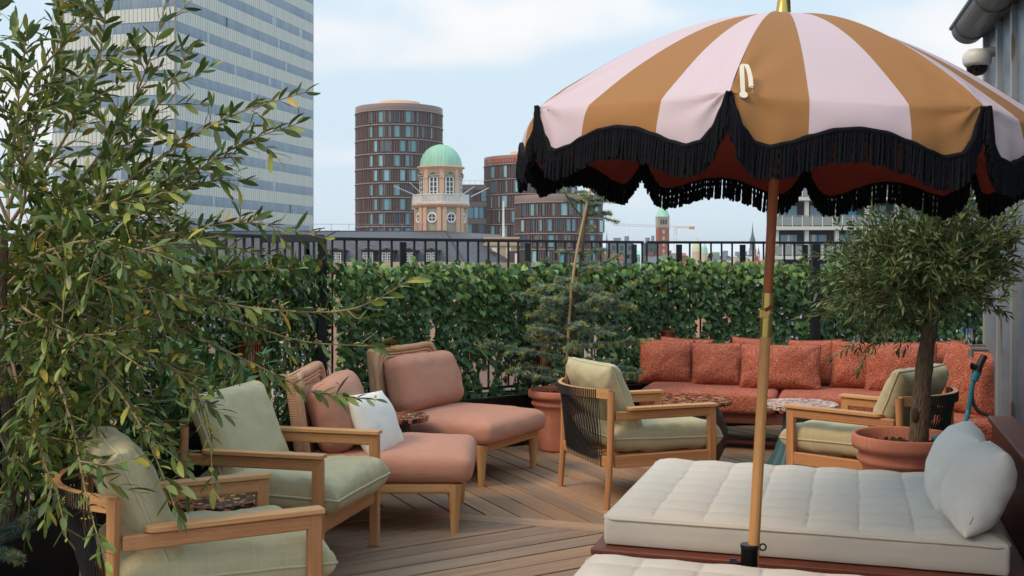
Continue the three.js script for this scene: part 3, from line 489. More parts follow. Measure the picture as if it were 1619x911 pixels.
for (const [u0, u1, v, d, wm, rm, kind, label] of cityRow) {
  const s = d / F, w = (u1 - u0) * s, top = CAM_H + (407 - v) * s, x = ((u0 + u1) / 2 - CX) * s, dep = Math.max(8, w * 0.6), t = thing('city_house', label, 'building', W(x, d), 0, 'houses of the skyline');
  const rh = kind ? Math.min(4, Math.max(1.6, w * 0.16)) : 0;
  part('wall', boxAt(w, top - rh - GROUND, dep, 0, (top - rh + GROUND) / 2, -dep / 2), wm, t);
  if (kind) { const sh = new THREE.Shape(); sh.moveTo(-dep / 2 - 0.4, 0); sh.lineTo(0, rh); sh.lineTo(dep / 2 + 0.4, 0); const g = new THREE.ExtrudeGeometry(sh, { depth: w + 0.6, bevelEnabled: false }).rotateY(-Math.PI / 2).translate(w / 2 + 0.3, top - rh, -dep / 2); const r = part('roof', g, rm, t); part('chimney', boxAt(0.9, 1.8, 0.9, rnd(-w * 0.3, w * 0.3), top + 0.1, -dep / 2), M.brick, r); }
  else { const r = part('roof', boxAt(w + 0.3, 0.5, dep + 0.3, 0, top + 0.25, -dep / 2), rm, t); part('roof_plant', merge([boxAt(w * 0.3, 1.6, 2, -w * 0.15, top + 1.2, -dep / 2), boxAt(w * 0.18, 2.4, 2, w * 0.25, top + 1.4, -dep / 2)]), M.steel, r); }
  const nw = Math.min(12, Math.max(3, Math.round(w / 2.8))), rows = d < 260 ? 5 : 3;
  for (let r = 0; r < rows; r++) for (let i = 0; i < nw; i++) part('window', boxAt(w / nw * 0.4, 1.7, 0.1, (i + 0.5) / nw * w - w / 2, top - rh - 2 - r * 3.3, 0.04), M.windowDark, t);
}

// ------------------------------------------------------------------ the roof terrace: deck, planters, railing, zinc wall
const wallX = d => 3.01 + 0.258 * (d - 6.9);
{ // deck of long boards that meet at a header board, herringbone fashion; (x, distance) plan
  const region = [[-2.75, 2.2], [-1.32, 7.42], [1.0, 9.2], [3.66, 9.62], [1.8, 2.2]];
  const clip = (poly, nx, ny, c) => { const out = []; for (let i = 0; i < poly.length; i++) { const a = poly[i], b = poly[(i + 1) % poly.length], da = a[0] * nx + a[1] * ny - c, db = b[0] * nx + b[1] * ny - c; if (da >= 0) out.push(a); if (da * db < 0) { const t = da / (da - db); out.push([lerp(a[0], b[0], t), lerp(a[1], b[1], t)]); } } return out; };
  const deck = new THREE.Group(); deck.name = 'deck'; deck.userData.kind = 'structure'; scene.add(deck);
  const mats = []; for (let i = 0; i < 6; i++) { seed(200 + i); const k = rnd(0.86, 1.1), w = rnd(-6, 6); mats.push(std({ map: woodTex([178 * k + w, 144 * k, 114 * k - w], [130 * k + w, 98 * k, 73 * k - w], 210 + i * 7, [0.45, 3.5]), bumpMap: null, roughness: 0.68 })); }
  const S = [0.2, 5.72], sd = [0.951, -0.309], sn = [0.309, 0.951];          // a point of the header line, its direction and its far side
  const sOff = S[0] * sn[0] + S[1] * sn[1], HW = 0.072;
  const board = (poly, dir) => {
    if (poly.length < 3) return;
    const area = Math.abs(poly.reduce((a, p, i) => { const q = poly[(i + 1) % poly.length]; return a + p[0] * q[1] - q[0] * p[1]; }, 0)) / 2; if (area < 0.002) return;
    const sh = new THREE.Shape(poly.map(p => new THREE.Vector2(p[0], p[1])));
    let g = new THREE.ExtrudeGeometry(sh, { depth: 0.022, bevelEnabled: true, bevelThickness: 0.003, bevelSize: 0.002, bevelOffset: -0.002, bevelSegments: 1 });
    const p = g.attributes.position, uv = g.attributes.uv, o = rnd(0, 20); for (let i = 0; i < p.count; i++) uv.setXY(i, p.getX(i) * dir[0] + p.getY(i) * dir[1] + o, -p.getX(i) * dir[1] + p.getY(i) * dir[0] + o * 0.31);
    g.rotateX(-Math.PI / 2); g.translate(0, -0.025, 0);
    const m = part('board', g, mats[Math.floor(rnd(0, 6))], deck); m.position.y = rnd(-0.0012, 0.0012);
  };
  seed(300);
  const run = (base, ang, pitch, gap) => {
    const a = ang * Math.PI / 180, dir = [Math.cos(a), Math.sin(a)], nor = [-dir[1], dir[0]];
    for (let k = -70; k < 70; k++) {
      let q = clip(clip(base, nor[0], nor[1], k * pitch + gap / 2), -nor[0], -nor[1], -((k + 1) * pitch - gap / 2)); if (q.length < 3) continue;
      board(q, dir);
    }
  };
  run(clip(region, sn[0], sn[1], sOff + HW + 0.006), -65, 0.148, 0.012);
  run(clip(region, -sn[0], -sn[1], -(sOff - HW - 0.006)), 32, 0.148, 0.012);
  board(clip(clip(region, sn[0], sn[1], sOff - HW), -sn[0], -sn[1], -(sOff + HW)), sd);
  // slab of the house under the boards
  const slab = new THREE.ExtrudeGeometry(new THREE.Shape([[-3.6, 2.0], [-1.9, 7.6], [0.8, 9.6], [5.2, 10.3], [8.5, 9.9], [8, 2.0]].map(p => new THREE.Vector2(p[0], p[1]))), { depth: 24, bevelEnabled: false }).rotateX(-Math.PI / 2).translate(0, -24.06, 0);
  structure('terrace_slab', slab, std({ color: 0x2a2826, roughness: 0.95 }));
}
// plan polyline prism (planter boxes)
function prism(pts, h, y = 0) { const g = new THREE.ExtrudeGeometry(new THREE.Shape(pts.map(p => new THREE.Vector2(p[0], p[1]))), { depth: h, bevelEnabled: false }).rotateX(-Math.PI / 2).translate(0, y, 0); return g; }
function planterBox(name, label, a, b, depth, h) { // a -> b is the inner edge, the box lies to its left
  const dx = b[0] - a[0], dy = b[1] - a[1], L = Math.hypot(dx, dy), n = [-dy / L, dx / L], q = (p, s, o) => [p[0] + n[0] * o + dx / L * s, p[1] + n[1] * o + dy / L * s];
  const t = thing(name, label, 'planter', V3(), 0, 'black planter boxes along the railing');
  const out = [q(a, 0, 0), q(b, 0, 0), q(b, 0, depth), q(a, 0, depth)], sh = new THREE.Shape(out.map(p => new THREE.Vector2(...p))); const w = 0.018;
  sh.holes.push(new THREE.Path([q(a, w, w), q(a, w, depth - w), q(b, -w, depth - w), q(b, -w, w)].map(p => new THREE.Vector2(...p))));
  part('box', new THREE.ExtrudeGeometry(sh, { depth: h - 0.02, bevelEnabled: false }).rotateX(-Math.PI / 2).translate(0, 0.02, 0), M.planter, t);
  part('soil', prism([q(a, w, w), q(b, -w, w), q(b, -w, depth - w), q(a, w, depth - w)], h - 0.09, 0.03), M.soil, t);
  part('rim', merge([[a, b, 0.012], [a, b, depth - 0.012]].map(([s, e, o]) => beam(W(...q(s, 0, o), h + 0.004), W(...q(e, 0, o), h + 0.004), 0.03, 0.012))), M.black, t);
  return t;
}
const edgeL = d => -1.82 + 0.2604 * (d - 3.9);
planterBox('planter_box', 'long glossy black planter box under the left olive tree', [edgeL(2.3), 2.3], [edgeL(7.32), 7.32], 0.38, 0.37);
planterBox('planter_box', 'black planter box behind the pink lounge chairs and cedar pot', [-0.88, 7.41], [1.14, 8.84], 0.3, 0.37);
planterBox('planter_box', 'black planter box hidden behind the rust sofa', [1.2, 8.9], [4.7, 9.52], 0.28, 0.37);

// ---- railing: three runs of black bars
const RAIL = CAM_H + 0.138;
function fence(label, a, b, thick, posts) {
  const t = thing('railing', label, 'railing', V3(), 0, 'black bar railings around the terrace'), A = W(...a), B = W(...b), L = A.distanceTo(B), n = Math.round(L / 0.094), turn = Math.atan2(-(B.z - A.z), B.x - A.x);
  part('top_rail', beam(A.clone().setY(RAIL - 0.012), B.clone().setY(RAIL - 0.012), 0.04, 0.022), M.rail, t);
  part('bottom_rail', beam(A.clone().setY(0.42), B.clone().setY(0.42), 0.03, 0.02), M.rail, t);
  const barG = bar(0.013, RAIL - 0.45, 0.013, 0.001), postG = bar(0.05, RAIL - 0.03, 0.014, 0.001);
  for (let i = 0; i <= n; i++) { const p = A.clone().lerp(B, i / n), isPost = posts && i % posts === Math.floor(posts / 2); const m = part(isPost ? 'post' : 'bar', isPost ? postG : barG, M.rail, t); m.position.set(p.x, isPost ? (RAIL - 0.03) / 2 : 0.43 + (RAIL - 0.45) / 2, p.z); m.rotation.y = turn; }
  return t;
}
fence('black bar railing running from the olive tree to the corner post', [-2.75, 2.7], [-1.27, 7.22], 0.04, 14);
fence('black bar railing behind the pink lounge chairs and cedar', [-1.22, 7.38], [1.09, 9.1], 0.04, 12);
fence('black bar railing behind the rust sofa', [1.13, 9.12], [4.75, 9.76], 0.04, 6);
{
  const mk = (label, u, v0, d, w, y1) => { const p = at(u, v0, d), t = single('steel_post', label, 'post', bar(w, p.y, w, 0.003).translate(p.x, p.y / 2, p.z), M.rail); return t; };
  mk('thick black square post at the corner of the railing', 509.5, 374, 7.05, 0.054);
  mk('thick black square post of the railing beside the potted olive tree', 1289.5, 386, 8.95, 0.066);
  const a = at(416, 377, 6.35), b = at(508, 377, 7.02); single('steel_beam', 'short thick black beam joining the corner post to the side railing', 'beam', beam(a, b, 0.05, 0.05), M.rail);
}

// ---- zinc clad roof house on the right with gutter
M.zinc = std({ map: tex(256, 256, (x, y, i, j) => { const n = tnoise(x * 10, y * 3, 10, 3, 161), m = tnoise(x * 50, y * 10, 50, 10, 162), f = hash2(i, j, 163); const k = 0.86 + 0.16 * n + 0.1 * m + 0.03 * f; return [124 * k, 136 * k, 148 * k]; }, [0.9, 0.5]), roughness: 0.42, metalness: 0.35 });
M.zincSeam = std({ map: tex(128, 256, (x, y, i, j) => { const n = tnoise(x * 6, y * 40, 6, 40, 164), st = sstep(0.62, 0.8, n); const c = mixc([150, 156, 160], [112, 102, 88], st); return c; }, [1, 0.5]), roughness: 0.5, metalness: 0.25 });
{
  const t = thing('zinc_house', 'grey zinc clad roof house with standing seams and half round gutter', 'building', V3(), 0);
  const far = 6.86, near = 2.0, dir = V3(0.258, 0, -1).normalize(), nIn = V3(-1, 0, -0.258).normalize(), H = 2.78, turn = Math.atan2(-dir.z, dir.x);
  const P0 = W(wallX(far), far), pitch = 0.44; let k = 0;
  for (let s = 0.09; s < 5.0; s += pitch, k++) { // panels between seams, far to near
    const c = P0.clone().addScaledVector(dir, -(s + pitch / 2)), g = bar(pitch - 0.03, H, 0.02, 0.002, 1); const m = part('zinc_panel', g, M.zinc, t); m.position.set(c.x, H / 2, c.z); m.rotation.y = turn;
    const q = P0.clone().addScaledVector(dir, -s), sg = part('standing_seam', bar(0.036, H, 0.05, 0.006, 1), M.zincSeam, t); sg.position.set(q.x + nIn.x * 0.015, H / 2, q.z + nIn.z * 0.015); sg.rotation.y = turn;
  }
  { const q = P0.clone().addScaledVector(dir, -0.02), m = part('corner_trim', bar(0.1, H, 0.05, 0.005, 1), M.zincSeam, t); m.position.set(q.x, H / 2, q.z); m.rotation.y = turn; }
  const back = P0.clone().addScaledVector(nIn, -1.6).addScaledVector(dir, -2.6), bd = part('body', bar(5.1, H - 0.02, 3.0, 0.01, 1), M.zinc, t); bd.position.set(back.x + nIn.x * 0.06, H / 2, back.z + nIn.z * 0.06); bd.rotation.y = turn;
  // half round gutter along the eaves
  const GR = 0.1, gc = P0.clone().addScaledVector(nIn, GR + 0.015).setY(H + 0.07), pts = []; for (let i = 0; i <= 14; i++) { const a = Math.PI + i / 14 * Math.PI; pts.push([Math.cos(a) * GR, Math.sin(a) * GR]); }
  const sh = new THREE.Shape(); pts.forEach((p, i) => i ? sh.lineTo(p[0], p[1]) : sh.moveTo(p[0], p[1])); pts.slice().reverse().forEach(p => sh.lineTo(p[0] * 0.96, p[1] * 0.96));
  const gg = new THREE.ExtrudeGeometry(sh, { depth: 4.9, bevelEnabled: false, curveSegments: 4 }); const gm = part('gutter', gg, M.zincGutter = std({ color: 0x6c7176, roughness: 0.42, metalness: 0.5 }), t);
  gm.position.copy(gc); gm.rotation.y = Math.atan2(-dir.x, -dir.z);
  part('gutter_end', new THREE.CylinderGeometry(GR * 0.99, GR * 0.99, 0.006, 24, 1, false, 0, Math.PI).rotateZ(0).rotateX(Math.PI / 2).rotateZ(-Math.PI / 2 * 1), M.zincGutter, gm).position.z = 0.003;
  part('gutter_bead', new THREE.CylinderGeometry(0.014, 0.014, 4.9, 8).rotateX(Math.PI / 2).translate(-GR, 0.004, 2.45), M.zincGutter, gm);
  for (let z = 0.18; z < 4.6; z += 0.75) part('gutter_bracket', new THREE.TorusGeometry(GR + 0.003, 0.006, 6, 16, Math.PI).rotateZ(Math.PI).translate(0, 0, z), M.zincGutter, gm);
  const ev = P0.clone().addScaledVector(dir, -2.45).setY(H + 0.06); const e = part('eaves_board', bar(4.95, 0.1, 0.06, 0.004), M.zincGutter, t); e.position.copy(ev); e.rotation.y = turn;
  const rf = part('roof', bar(5.1, 0.08, 3.3, 0.01), M.zinc, t); rf.position.set(back.x, H + 0.16, back.z); rf.rotation.y = turn;
}
// ---- dome camera on the wall
{
  const d = 6.55, c = at(1545, 92, d), t = thing('security_camera', 'white dome security camera on a bracket of the zinc wall', 'camera', c, 0);
  part('housing', lathe([[0, 0.055], [0.05, 0.05], [0.078, 0.03], [0.084, 0.0], [0.08, -0.03], [0.066, -0.05], [0, -0.05]], 28), M.plasticWhite, t);
  part('lens_dome', lathe([[0.062, -0.05], [0.058, -0.075], [0.036, -0.1], [0, -0.108]], 24), std({ color: 0x0a0b0d, roughness: 0.08 }), t);
  const arm = taperTube([V3(0.03, 0.03, 0), V3(0.1, 0.04, -0.01), V3(0.155, 0.035, -0.015)], 0.028, 0.032, 10); part('arm', arm, M.plasticWhite, t);
  part('wall_plate', bar(0.03, 0.15, 0.08, 0.006).translate(0.165, 0.0, -0.015), M.plasticWhite, t);
  part('cable_tube', taperTube([V3(0.155, -0.06, -0.01), V3(0.135, -0.12, -0.01), V3(0.135, -0.26, -0.01)], 0.01, 0.01, 8), M.plasticWhite, t);
}
// ---- white sign board on the roof beyond
{
  const d = 16, p = at(1551, 108, d), t = thing('sign_board', 'white rooftop sign board with a large grey letter S', 'sign', V3(p.x, -0.06, p.z), 0);
  const h = p.y + 0.06; part('board', bar(0.36, 0.4, 0.03, 0.004).translate(0, h, 0), M.whitePaint, t); part('mast', merge([bar(0.05, h + 0.02, 0.05, 0.003).translate(0.1, h / 2 - 0.1, -0.05)]), M.rail, t);
  const font = await new FontLoader().loadAsync('fonts/droid/droid_sans_bold.typeface.json'); part('letter', new TextGeometry('S', { font, size: 0.15, depth: 0.006, curveSegments: 4 }).translate(0.01, h - 0.1, 0.016), std({ color: 0x3b3f42, roughness: 0.6 }), t);
}
// ---- tap and garden hose
{
  const d = 6.55, tap = at(1562, 553, d), t = thing('wall_tap', 'small steel tap on the zinc wall above the hose', 'tap', tap, 0);
  part('spout', merge([cyl(0.012, 0.012, 0.1, 0, 0, 0, 10).rotateZ(Math.PI / 2), cyl(0.014, 0.016, 0.05, -0.1, -0.045, 0, 10)]), M.steel, t); part('handle', bar(0.09, 0.012, 0.014, 0.003).translate(-0.06, 0.024, 0), M.steel, t);
  const hs = thing('garden_hose', 'teal garden hose with black connector hanging from the tap', 'hose', V3(), 0);
  const P = (u, v, dd = d) => at(u, v, dd);
  part('connector', merge([taperTube([P(1557, 562), P(1549, 578), P(1545, 590)], 0.02, 0.022, 10), taperTube([P(1546, 580), P(1541, 580), P(1536, 579)], 0.018, 0.02, 8), taperTube([P(1547, 577), P(1540, 586), P(1539, 590)], 0.014, 0.01, 8)]), M.black, hs);
  part('coupling', taperTube([P(1545, 588), P(1542, 596), P(1540, 602)], 0.027, 0.024, 12), M.hose, hs);
  part('hose_line', taperTube([P(1540, 600), P(1536, 617), P(1534, 635), P(1530, 655), P(1524, 675, 6.3), P(1515, 700, 6.0), P(1500, 712, 5.6), onPlane(1486, 695, 0.53), onPlane(1476, 693, 0.53)], 0.0145, 0.0145, 10, 60), M.hose, hs);
  part('hose_loop', taperTube([P(1541, 600), P(1537, 622), P(1541, 642), P(1549, 652), P(1560, 656), P(1575, 662)], 0.011, 0.011, 8, 30), std({ color: 0x232b33, roughness: 0.5 }), hs);
}

// ------------------------------------------------------------------ furniture
// cushion made of a soft pillow laid flat or leant, with a welt seam
function cushion(parent, name, w, h, t, mat, pipeMat, o, place) {
  const c = part(name, pillowGeo(w, h, t, o), mat, parent); if (pipeMat) part('piping', pillowPiping(w, h, o.pinch ?? 0.05, o.pr ?? 0.0045, o.wr ?? 0.006, o.s ?? 1), pipeMat, c);
  place(c); return c;
}
// ---- low teak armchair: local +z is its front, posts 0.66 apart and 0.67 deep
function makeArmchair(label, seedN) {
  const t = thing('armchair', label, 'armchair', V3(), 0, 'teak armchairs with sage cushions');
  const hw = 0.33, hd = 0.335, A = 0.56;
  for (const s of [-1, 1]) {
    part('front_leg', bar(0.036, A - 0.018, 0.05, 0.008).translate(s * hw, (A - 0.018) / 2, hd - 0.025), M.teak, t);
    part('rear_leg', taperTube([V3(s * hw, 0, -hd - 0.02), V3(s * hw, 0.3, -hd), V3(s * hw, 0.655, -hd + 0.008)], 0.017, 0.022, 10, 8), M.teak, t);
    part('arm', bar(0.034, 0.05, 2 * hd - 0.06, 0.008, 2).translate(s * hw, A - 0.045, 0.0), M.teak, t);
    // arm cap with a rounded rear end
    const cs = new THREE.Shape(); const cw = 0.028, L0 = -hd + 0.13, L1 = hd; cs.moveTo(-cw, L1); cs.lineTo(cw, L1); cs.lineTo(cw, L0); cs.absarc(0, L0, cw, 0, -Math.PI, true); cs.lineTo(-cw, L1);
    part('arm_cap', uvMetres(new THREE.ExtrudeGeometry(cs, { depth: 0.012, bevelEnabled: true, bevelSize: 0.003, bevelThickness: 0.003, bevelSegments: 2, curveSegments: 8 }).rotateX(Math.PI / 2), 2).translate(s * (hw + 0.0), A - 0.002, 0), M.teakPale, t);
    part('side_rail', bar(0.03, 0.07, 2 * hd - 0.06, 0.006, 2).translate(s * hw, 0.26, -0.005), M.teak, t);
  }
  part('front_rail', bar(2 * hw - 0.036, 0.075, 0.028, 0.006, 0).translate(0, 0.252, hd - 0.03), M.teak, t);
  part('rear_rail', bar(2 * hw - 0.044, 0.06, 0.03, 0.006, 0).translate(0, 0.255, -hd), M.teak, t);
  // curved back rail, wrapped in cord
  const arc = (y, x, off = 0) => V3(x, y, -hd + 0.004 - 0.13 * (1 - (x / hw) ** 2) + off), N = 16, pr = [];
  for (let i = 0; i <= N; i++) pr.push(arc(0.645, lerp(-hw, hw, i / N)));
  const curve = new THREE.CatmullRomCurve3(pr), sec = new THREE.Shape([[-0.022, -0.013], [0.03, -0.013], [0.03, 0.013], [-0.022, 0.013]].map(p => new THREE.Vector2(...p)));
  const rail = (y0, y1, th) => { const pos = [], idx = [], uv = []; for (let i = 0; i <= 24; i++) { const x = lerp(-hw, hw, i / 24), p = arc(0, x), q = [[-th, y0], [th, y0], [th, y1], [-th, y1]]; q.forEach(([o, y]) => { pos.push(p.x, y, p.z + o); uv.push(x, y + o); }); } for (let i = 0; i < 24; i++) for (let k = 0; k < 4; k++) { const a = i * 4 + k, b = i * 4 + (k + 1) % 4; idx.push(a, b, a + 4, b, b + 4, a + 4); } for (const o of [0, 96]) idx.push(o, o + 1, o + 2, o, o + 2, o + 3); let g = new THREE.BufferGeometry(); g.setAttribute('position', new THREE.Float32BufferAttribute(pos, 3)); g.setAttribute('uv', new THREE.Float32BufferAttribute(uv, 2)); g.setIndex(idx); g = g.toNonIndexed(); g.computeVertexNormals(); return g; };
  part('back_rail', rail(0.612, 0.662, 0.013), M.teakPale, t);
  // cord wraps on the top and seat rails, and the open cord back between them
  const wraps = [], tanW = [], cords = [];
  for (let i = 0; i < 44; i++) { const x = lerp(-hw + 0.07, hw - 0.07, i / 43), p = arc(0, x); wraps.push(boxAt(0.0085, 0.052, 0.031, p.x, 0.634, p.z)); const q = x * 0.94; (i % 2 ? tanW : wraps).push(boxAt(0.0105, 0.066, 0.037, q, 0.255, -hd)); const lo = V3(x * 0.94, 0.24, -hd - 0.016), lo2 = V3((x + 0.05) * 0.9, 0.24, -hd + 0.016), hi = V3(p.x, 0.62, p.z + 0.006); cords.push(beam(i % 2 ? lo : lo2, hi, 0.0042, 0.0042)); if (i > 3) { const p2 = arc(0, lerp(-hw + 0.07, hw - 0.07, (i - 4) / 43)); cords.push(beam(lo, V3(p2.x, 0.62, p2.z), 0.0036, 0.0036)); } }
  stuffPart('cord_wrap', merge(wraps), M.cordBlack, t); stuffPart('tan_cord_wrap', merge(tanW), M.cordTan, t); stuffPart('cord_back', merge(cords), M.cordBlack, t);
  part('seat_slats', merge([-0.22, -0.11, 0, 0.11, 0.22].map(x => bar(0.06, 0.014, 0.62, 0.003, 2).translate(x, 0.282, 0))), M.teak, t);
  cushion(t, 'seat_cushion', 0.63, 0.70, 0.17, M.green, M.greenPipe, { n: 9, p: 0.38, pinch: 0.012, wr: 0.016, s: seedN, nx: 40, ny: 40, pr: 0.006 }, c => { c.rotation.x = -Math.PI / 2 + 0.03; c.position.set(0, 0.372, 0.045); });
  cushion(t, 'back_cushion', 0.61, 0.44, 0.17, M.green, M.greenPipe, { n: 5, p: 0.42, pinch: 0.03, wr: 0.018, s: seedN + 3, nx: 36, ny: 34, pr: 0.006 }, c => { c.rotation.x = -0.4; c.position.set(0, 0.585, -0.225); });
  return t;
}
const centre = (...l) => l.reduce((a, p) => a.add(p), V3()).multiplyScalar(1 / l.length);
{
  const spots = [ // near front, far front, rear direction in plan (x, distance); forward
    ['sage cushioned teak armchair half hidden by the hanging olive twigs, beside the black planter', [-0.662, 3.644], [-0.929, 4.26], [0.605, 0.32], 11],
    ['sage cushioned teak armchair standing next to the pink lounge chair with the white pillow', [-0.818, 4.63], [-0.6246, 5.26], [0.645, -0.16], 22],
    ['sage cushioned teak armchair showing its black cord back, beside the cedar pot', [1.165, 6.28], [0.952, 6.90], [0.632, 0.235], 33],
    ['sage cushioned teak armchair behind the large terracotta pot with the olive tree', [1.557, 6.23], [2.047, 6.68], [-0.49, 0.47], 44],
  ];
  for (const [label, f0, f1, fw, s] of spots) {
    const l = Math.hypot(...fw), m = [(f0[0] + f1[0]) / 2 - fw[0] / l * 0.335, (f0[1] + f1[1]) / 2 - fw[1] / l * 0.335], t = makeArmchair(label, s);
    t.position.copy(W(m[0], m[1])); t.rotation.y = turnTo(...fw);
  }
}
// ---- armless lounge chair with rope back: local +z front
function makeLounge(label, s) {
  const t = thing('lounge_chair', label, 'lounge chair', V3(), 0, 'pink lounge chairs with rope backs'), hw = 0.37, hd = 0.40;
  for (const sx of [-1, 1]) for (const sz of [-1, 1]) {
    const pr = [[0.028, 0.255], [0.028, 0.2], [0.026, 0.17], [0.016, 0]], g = new THREE.CylinderGeometry(0.033, 0.02, 0.25, 12, 6); const p = g.attributes.position; for (let i = 0; i < p.count; i++) { const y = p.getY(i) + 0.125, k = 1 + 0.25 * sstep(0.13, 0.25, y); p.setX(i, p.getX(i) * k); p.setZ(i, p.getZ(i) * k); p.setY(i, y); } g.computeVertexNormals();
    part('leg', uvMetres(g, 1).translate(sx * (hw - 0.035), 0, sz * (hd - 0.035)), M.teakPale, t);
  }
  for (const sx of [-1, 1]) part('side_rail', bar(0.05, 0.05, 2 * hd - 0.06, 0.012, 2).translate(sx * (hw - 0.03), 0.228, 0), M.teakPale, t);
  for (const sz of [-1, 1]) part('cross_rail', bar(2 * hw - 0.1, 0.05, 0.05, 0.012, 0).translate(0, 0.228, sz * (hd - 0.03)), M.teakPale, t);
  // rope wound back: rippled slab, curved side arms
  const bk = softBox(2 * hw, 0.58, 0.062, 0.028, 26, 200, 8, (x, y, z) => { const r = 0.0022 * Math.abs(Math.sin((y + 0.0016 * Math.sin(x * 31 + z * 60)) * Math.PI / 0.0125)); return [Math.sign(x) * (Math.abs(x) > hw - 0.03 ? r : 0), 0, Math.sign(z) * r]; });
  const b = part('rope_back', bk, M.rope, t); b.position.set(0, 0.52, -hd - 0.03); b.rotation.x = -0.13;
  const hoop = (o, r, z) => taperTube([V3(-hw + o, -0.27, z), V3(-hw + o, 0.1, z), V3(-hw + o, 0.2 - o * 0.6, z), V3(-hw + o + 0.045, 0.282 - o, z), V3(-0.1, 0.288 - o, z), V3(0.1, 0.288 - o, z), V3(hw - o - 0.045, 0.282 - o, z), V3(hw - o, 0.2 - o * 0.6, z), V3(hw - o, 0.1, z), V3(hw - o, -0.27, z)], r, r, 10, 90);
  part('rope_edge', hoop(0.02, 0.022, 0.03), M.rope, b); part('rope_cord', hoop(0.05, 0.008, 0.036), M.rope, b); part('rope_cord', hoop(0.068, 0.008, 0.034), M.rope, b);
  const lace = []; for (const sx of [-1, 1]) for (let i = 0; i < 30; i++) lace.push(xf(new THREE.TorusGeometry(0.011, 0.003, 4, 8), sx * (hw - 0.1), -0.26 + i * 0.0155, 0.036, 0, 0.8, 0.5)); stuffPart('lacing', merge(lace), std({ color: 0x7a5238, roughness: 0.9 }), b);
  const seat = softBox(2 * hw + 0.03, 0.14, 2 * hd + 0.07, 0.058, 30, 8, 30, (x, y, z) => { const c = (1 - (x / hw) ** 4) * (1 - (z / hd) ** 4), n = fbm3(x * 4 + s, y * 4, z * 4, 3); const w = 0.005 * fbm3(x * 13 + s, y * 30, z * 13, 2) * sstep(0.5, 0.95, Math.max(Math.abs(x) / hw, Math.abs(z) / hd)); return [0.006 * n + w, y > 0 ? 0.022 * Math.max(-0.3, c) + 0.011 * n + w : 0, 0.006 * n + w]; });
  const sc = part('seat_cushion', seat, M.pink, t); sc.position.set(0, 0.322, 0.025);
  const ring = []; for (let i = 0; i < 60; i++) { const a = i / 60 * Math.PI * 2, e = 0.22, cx = Math.sign(Math.cos(a)) * Math.abs(Math.cos(a)) ** e, cz = Math.sign(Math.sin(a)) * Math.abs(Math.sin(a)) ** e; ring.push(V3(cx * (hw + 0.0135), -0.012, cz * (hd + 0.0335))); } part('piping', new THREE.TubeGeometry(new THREE.CatmullRomCurve3(ring, true), 120, 0.0022, 4, true), M.pinkPipe, sc);
  const bc = softBox(0.68, 0.375, 0.2, 0.085, 30, 24, 12, (x, y, z) => { const n = fbm3(x * 5 + s * 2, y * 5, z * 3 + s, 3), c = (1 - (x / 0.34) ** 2) * (1 - (y / 0.19) ** 2); const w = 0.006 * fbm3(x * 15 + s, y * 15, z * 9, 2) * sstep(0.4, 0.95, Math.max(Math.abs(x) / 0.34, Math.abs(y) / 0.19)); return [0.014 * n + w, 0.01 * n + w + (y < -0.1 ? -0.01 * Math.abs(x) : 0), (z > 0 ? 1 : -1) * 0.025 * Math.max(0, c) + 0.016 * n + w]; });
  const back = part('back_cushion', bc, M.pink, t); back.position.set(0, 0.575, -hd + 0.125); back.rotation.x = -0.27;
  const sm = []; for (let i = 0; i < 30; i++) { const q = i / 29; sm.push(V3(-0.262 - 0.0 * q, lerp(-0.17, 0.17, q), 0.102 - 0.05 * (2 * q - 1) ** 6 * 0.6)); } part('piping', new THREE.TubeGeometry(new THREE.CatmullRomCurve3(sm), 40, 0.0022, 4), M.pinkPipe, back);
  return t;
}
{
  const a = makeLounge('pink lounge chair with a white pillow, beside the sage armchair', 3); a.position.copy(W(-0.292 + 0.035 - 0.40, 5.53 - 0.035 + 0.37)); a.rotation.y = turnTo(1, 0.0);
  const b = makeLounge('pink lounge chair with only its pink cushions, in front of the ivy', 8), f = [0.643 / 0.716, -0.36 / 0.716], mid = [-0.014, 6.945]; b.position.copy(W(mid[0] - f[0] * 0.365, mid[1] - f[1] * 0.365)); b.rotation.y = turnTo(...f);
  const p = single('throw_pillow', 'white textured throw pillow propped on the pink lounge chair', 'pillow', pillowGeo(0.42, 0.36, 0.15, { n: 2.6, p: 0.55, pinch: 0.02, wr: 0.014, s: 5 }), M.whiteKnit);
  p.position.copy(at(596, 672, 5.74)); p.rotation.set(0, Math.PI / 2 - 0.30, 0); p.rotateX(-0.42); p.rotateZ(-0.05);
}
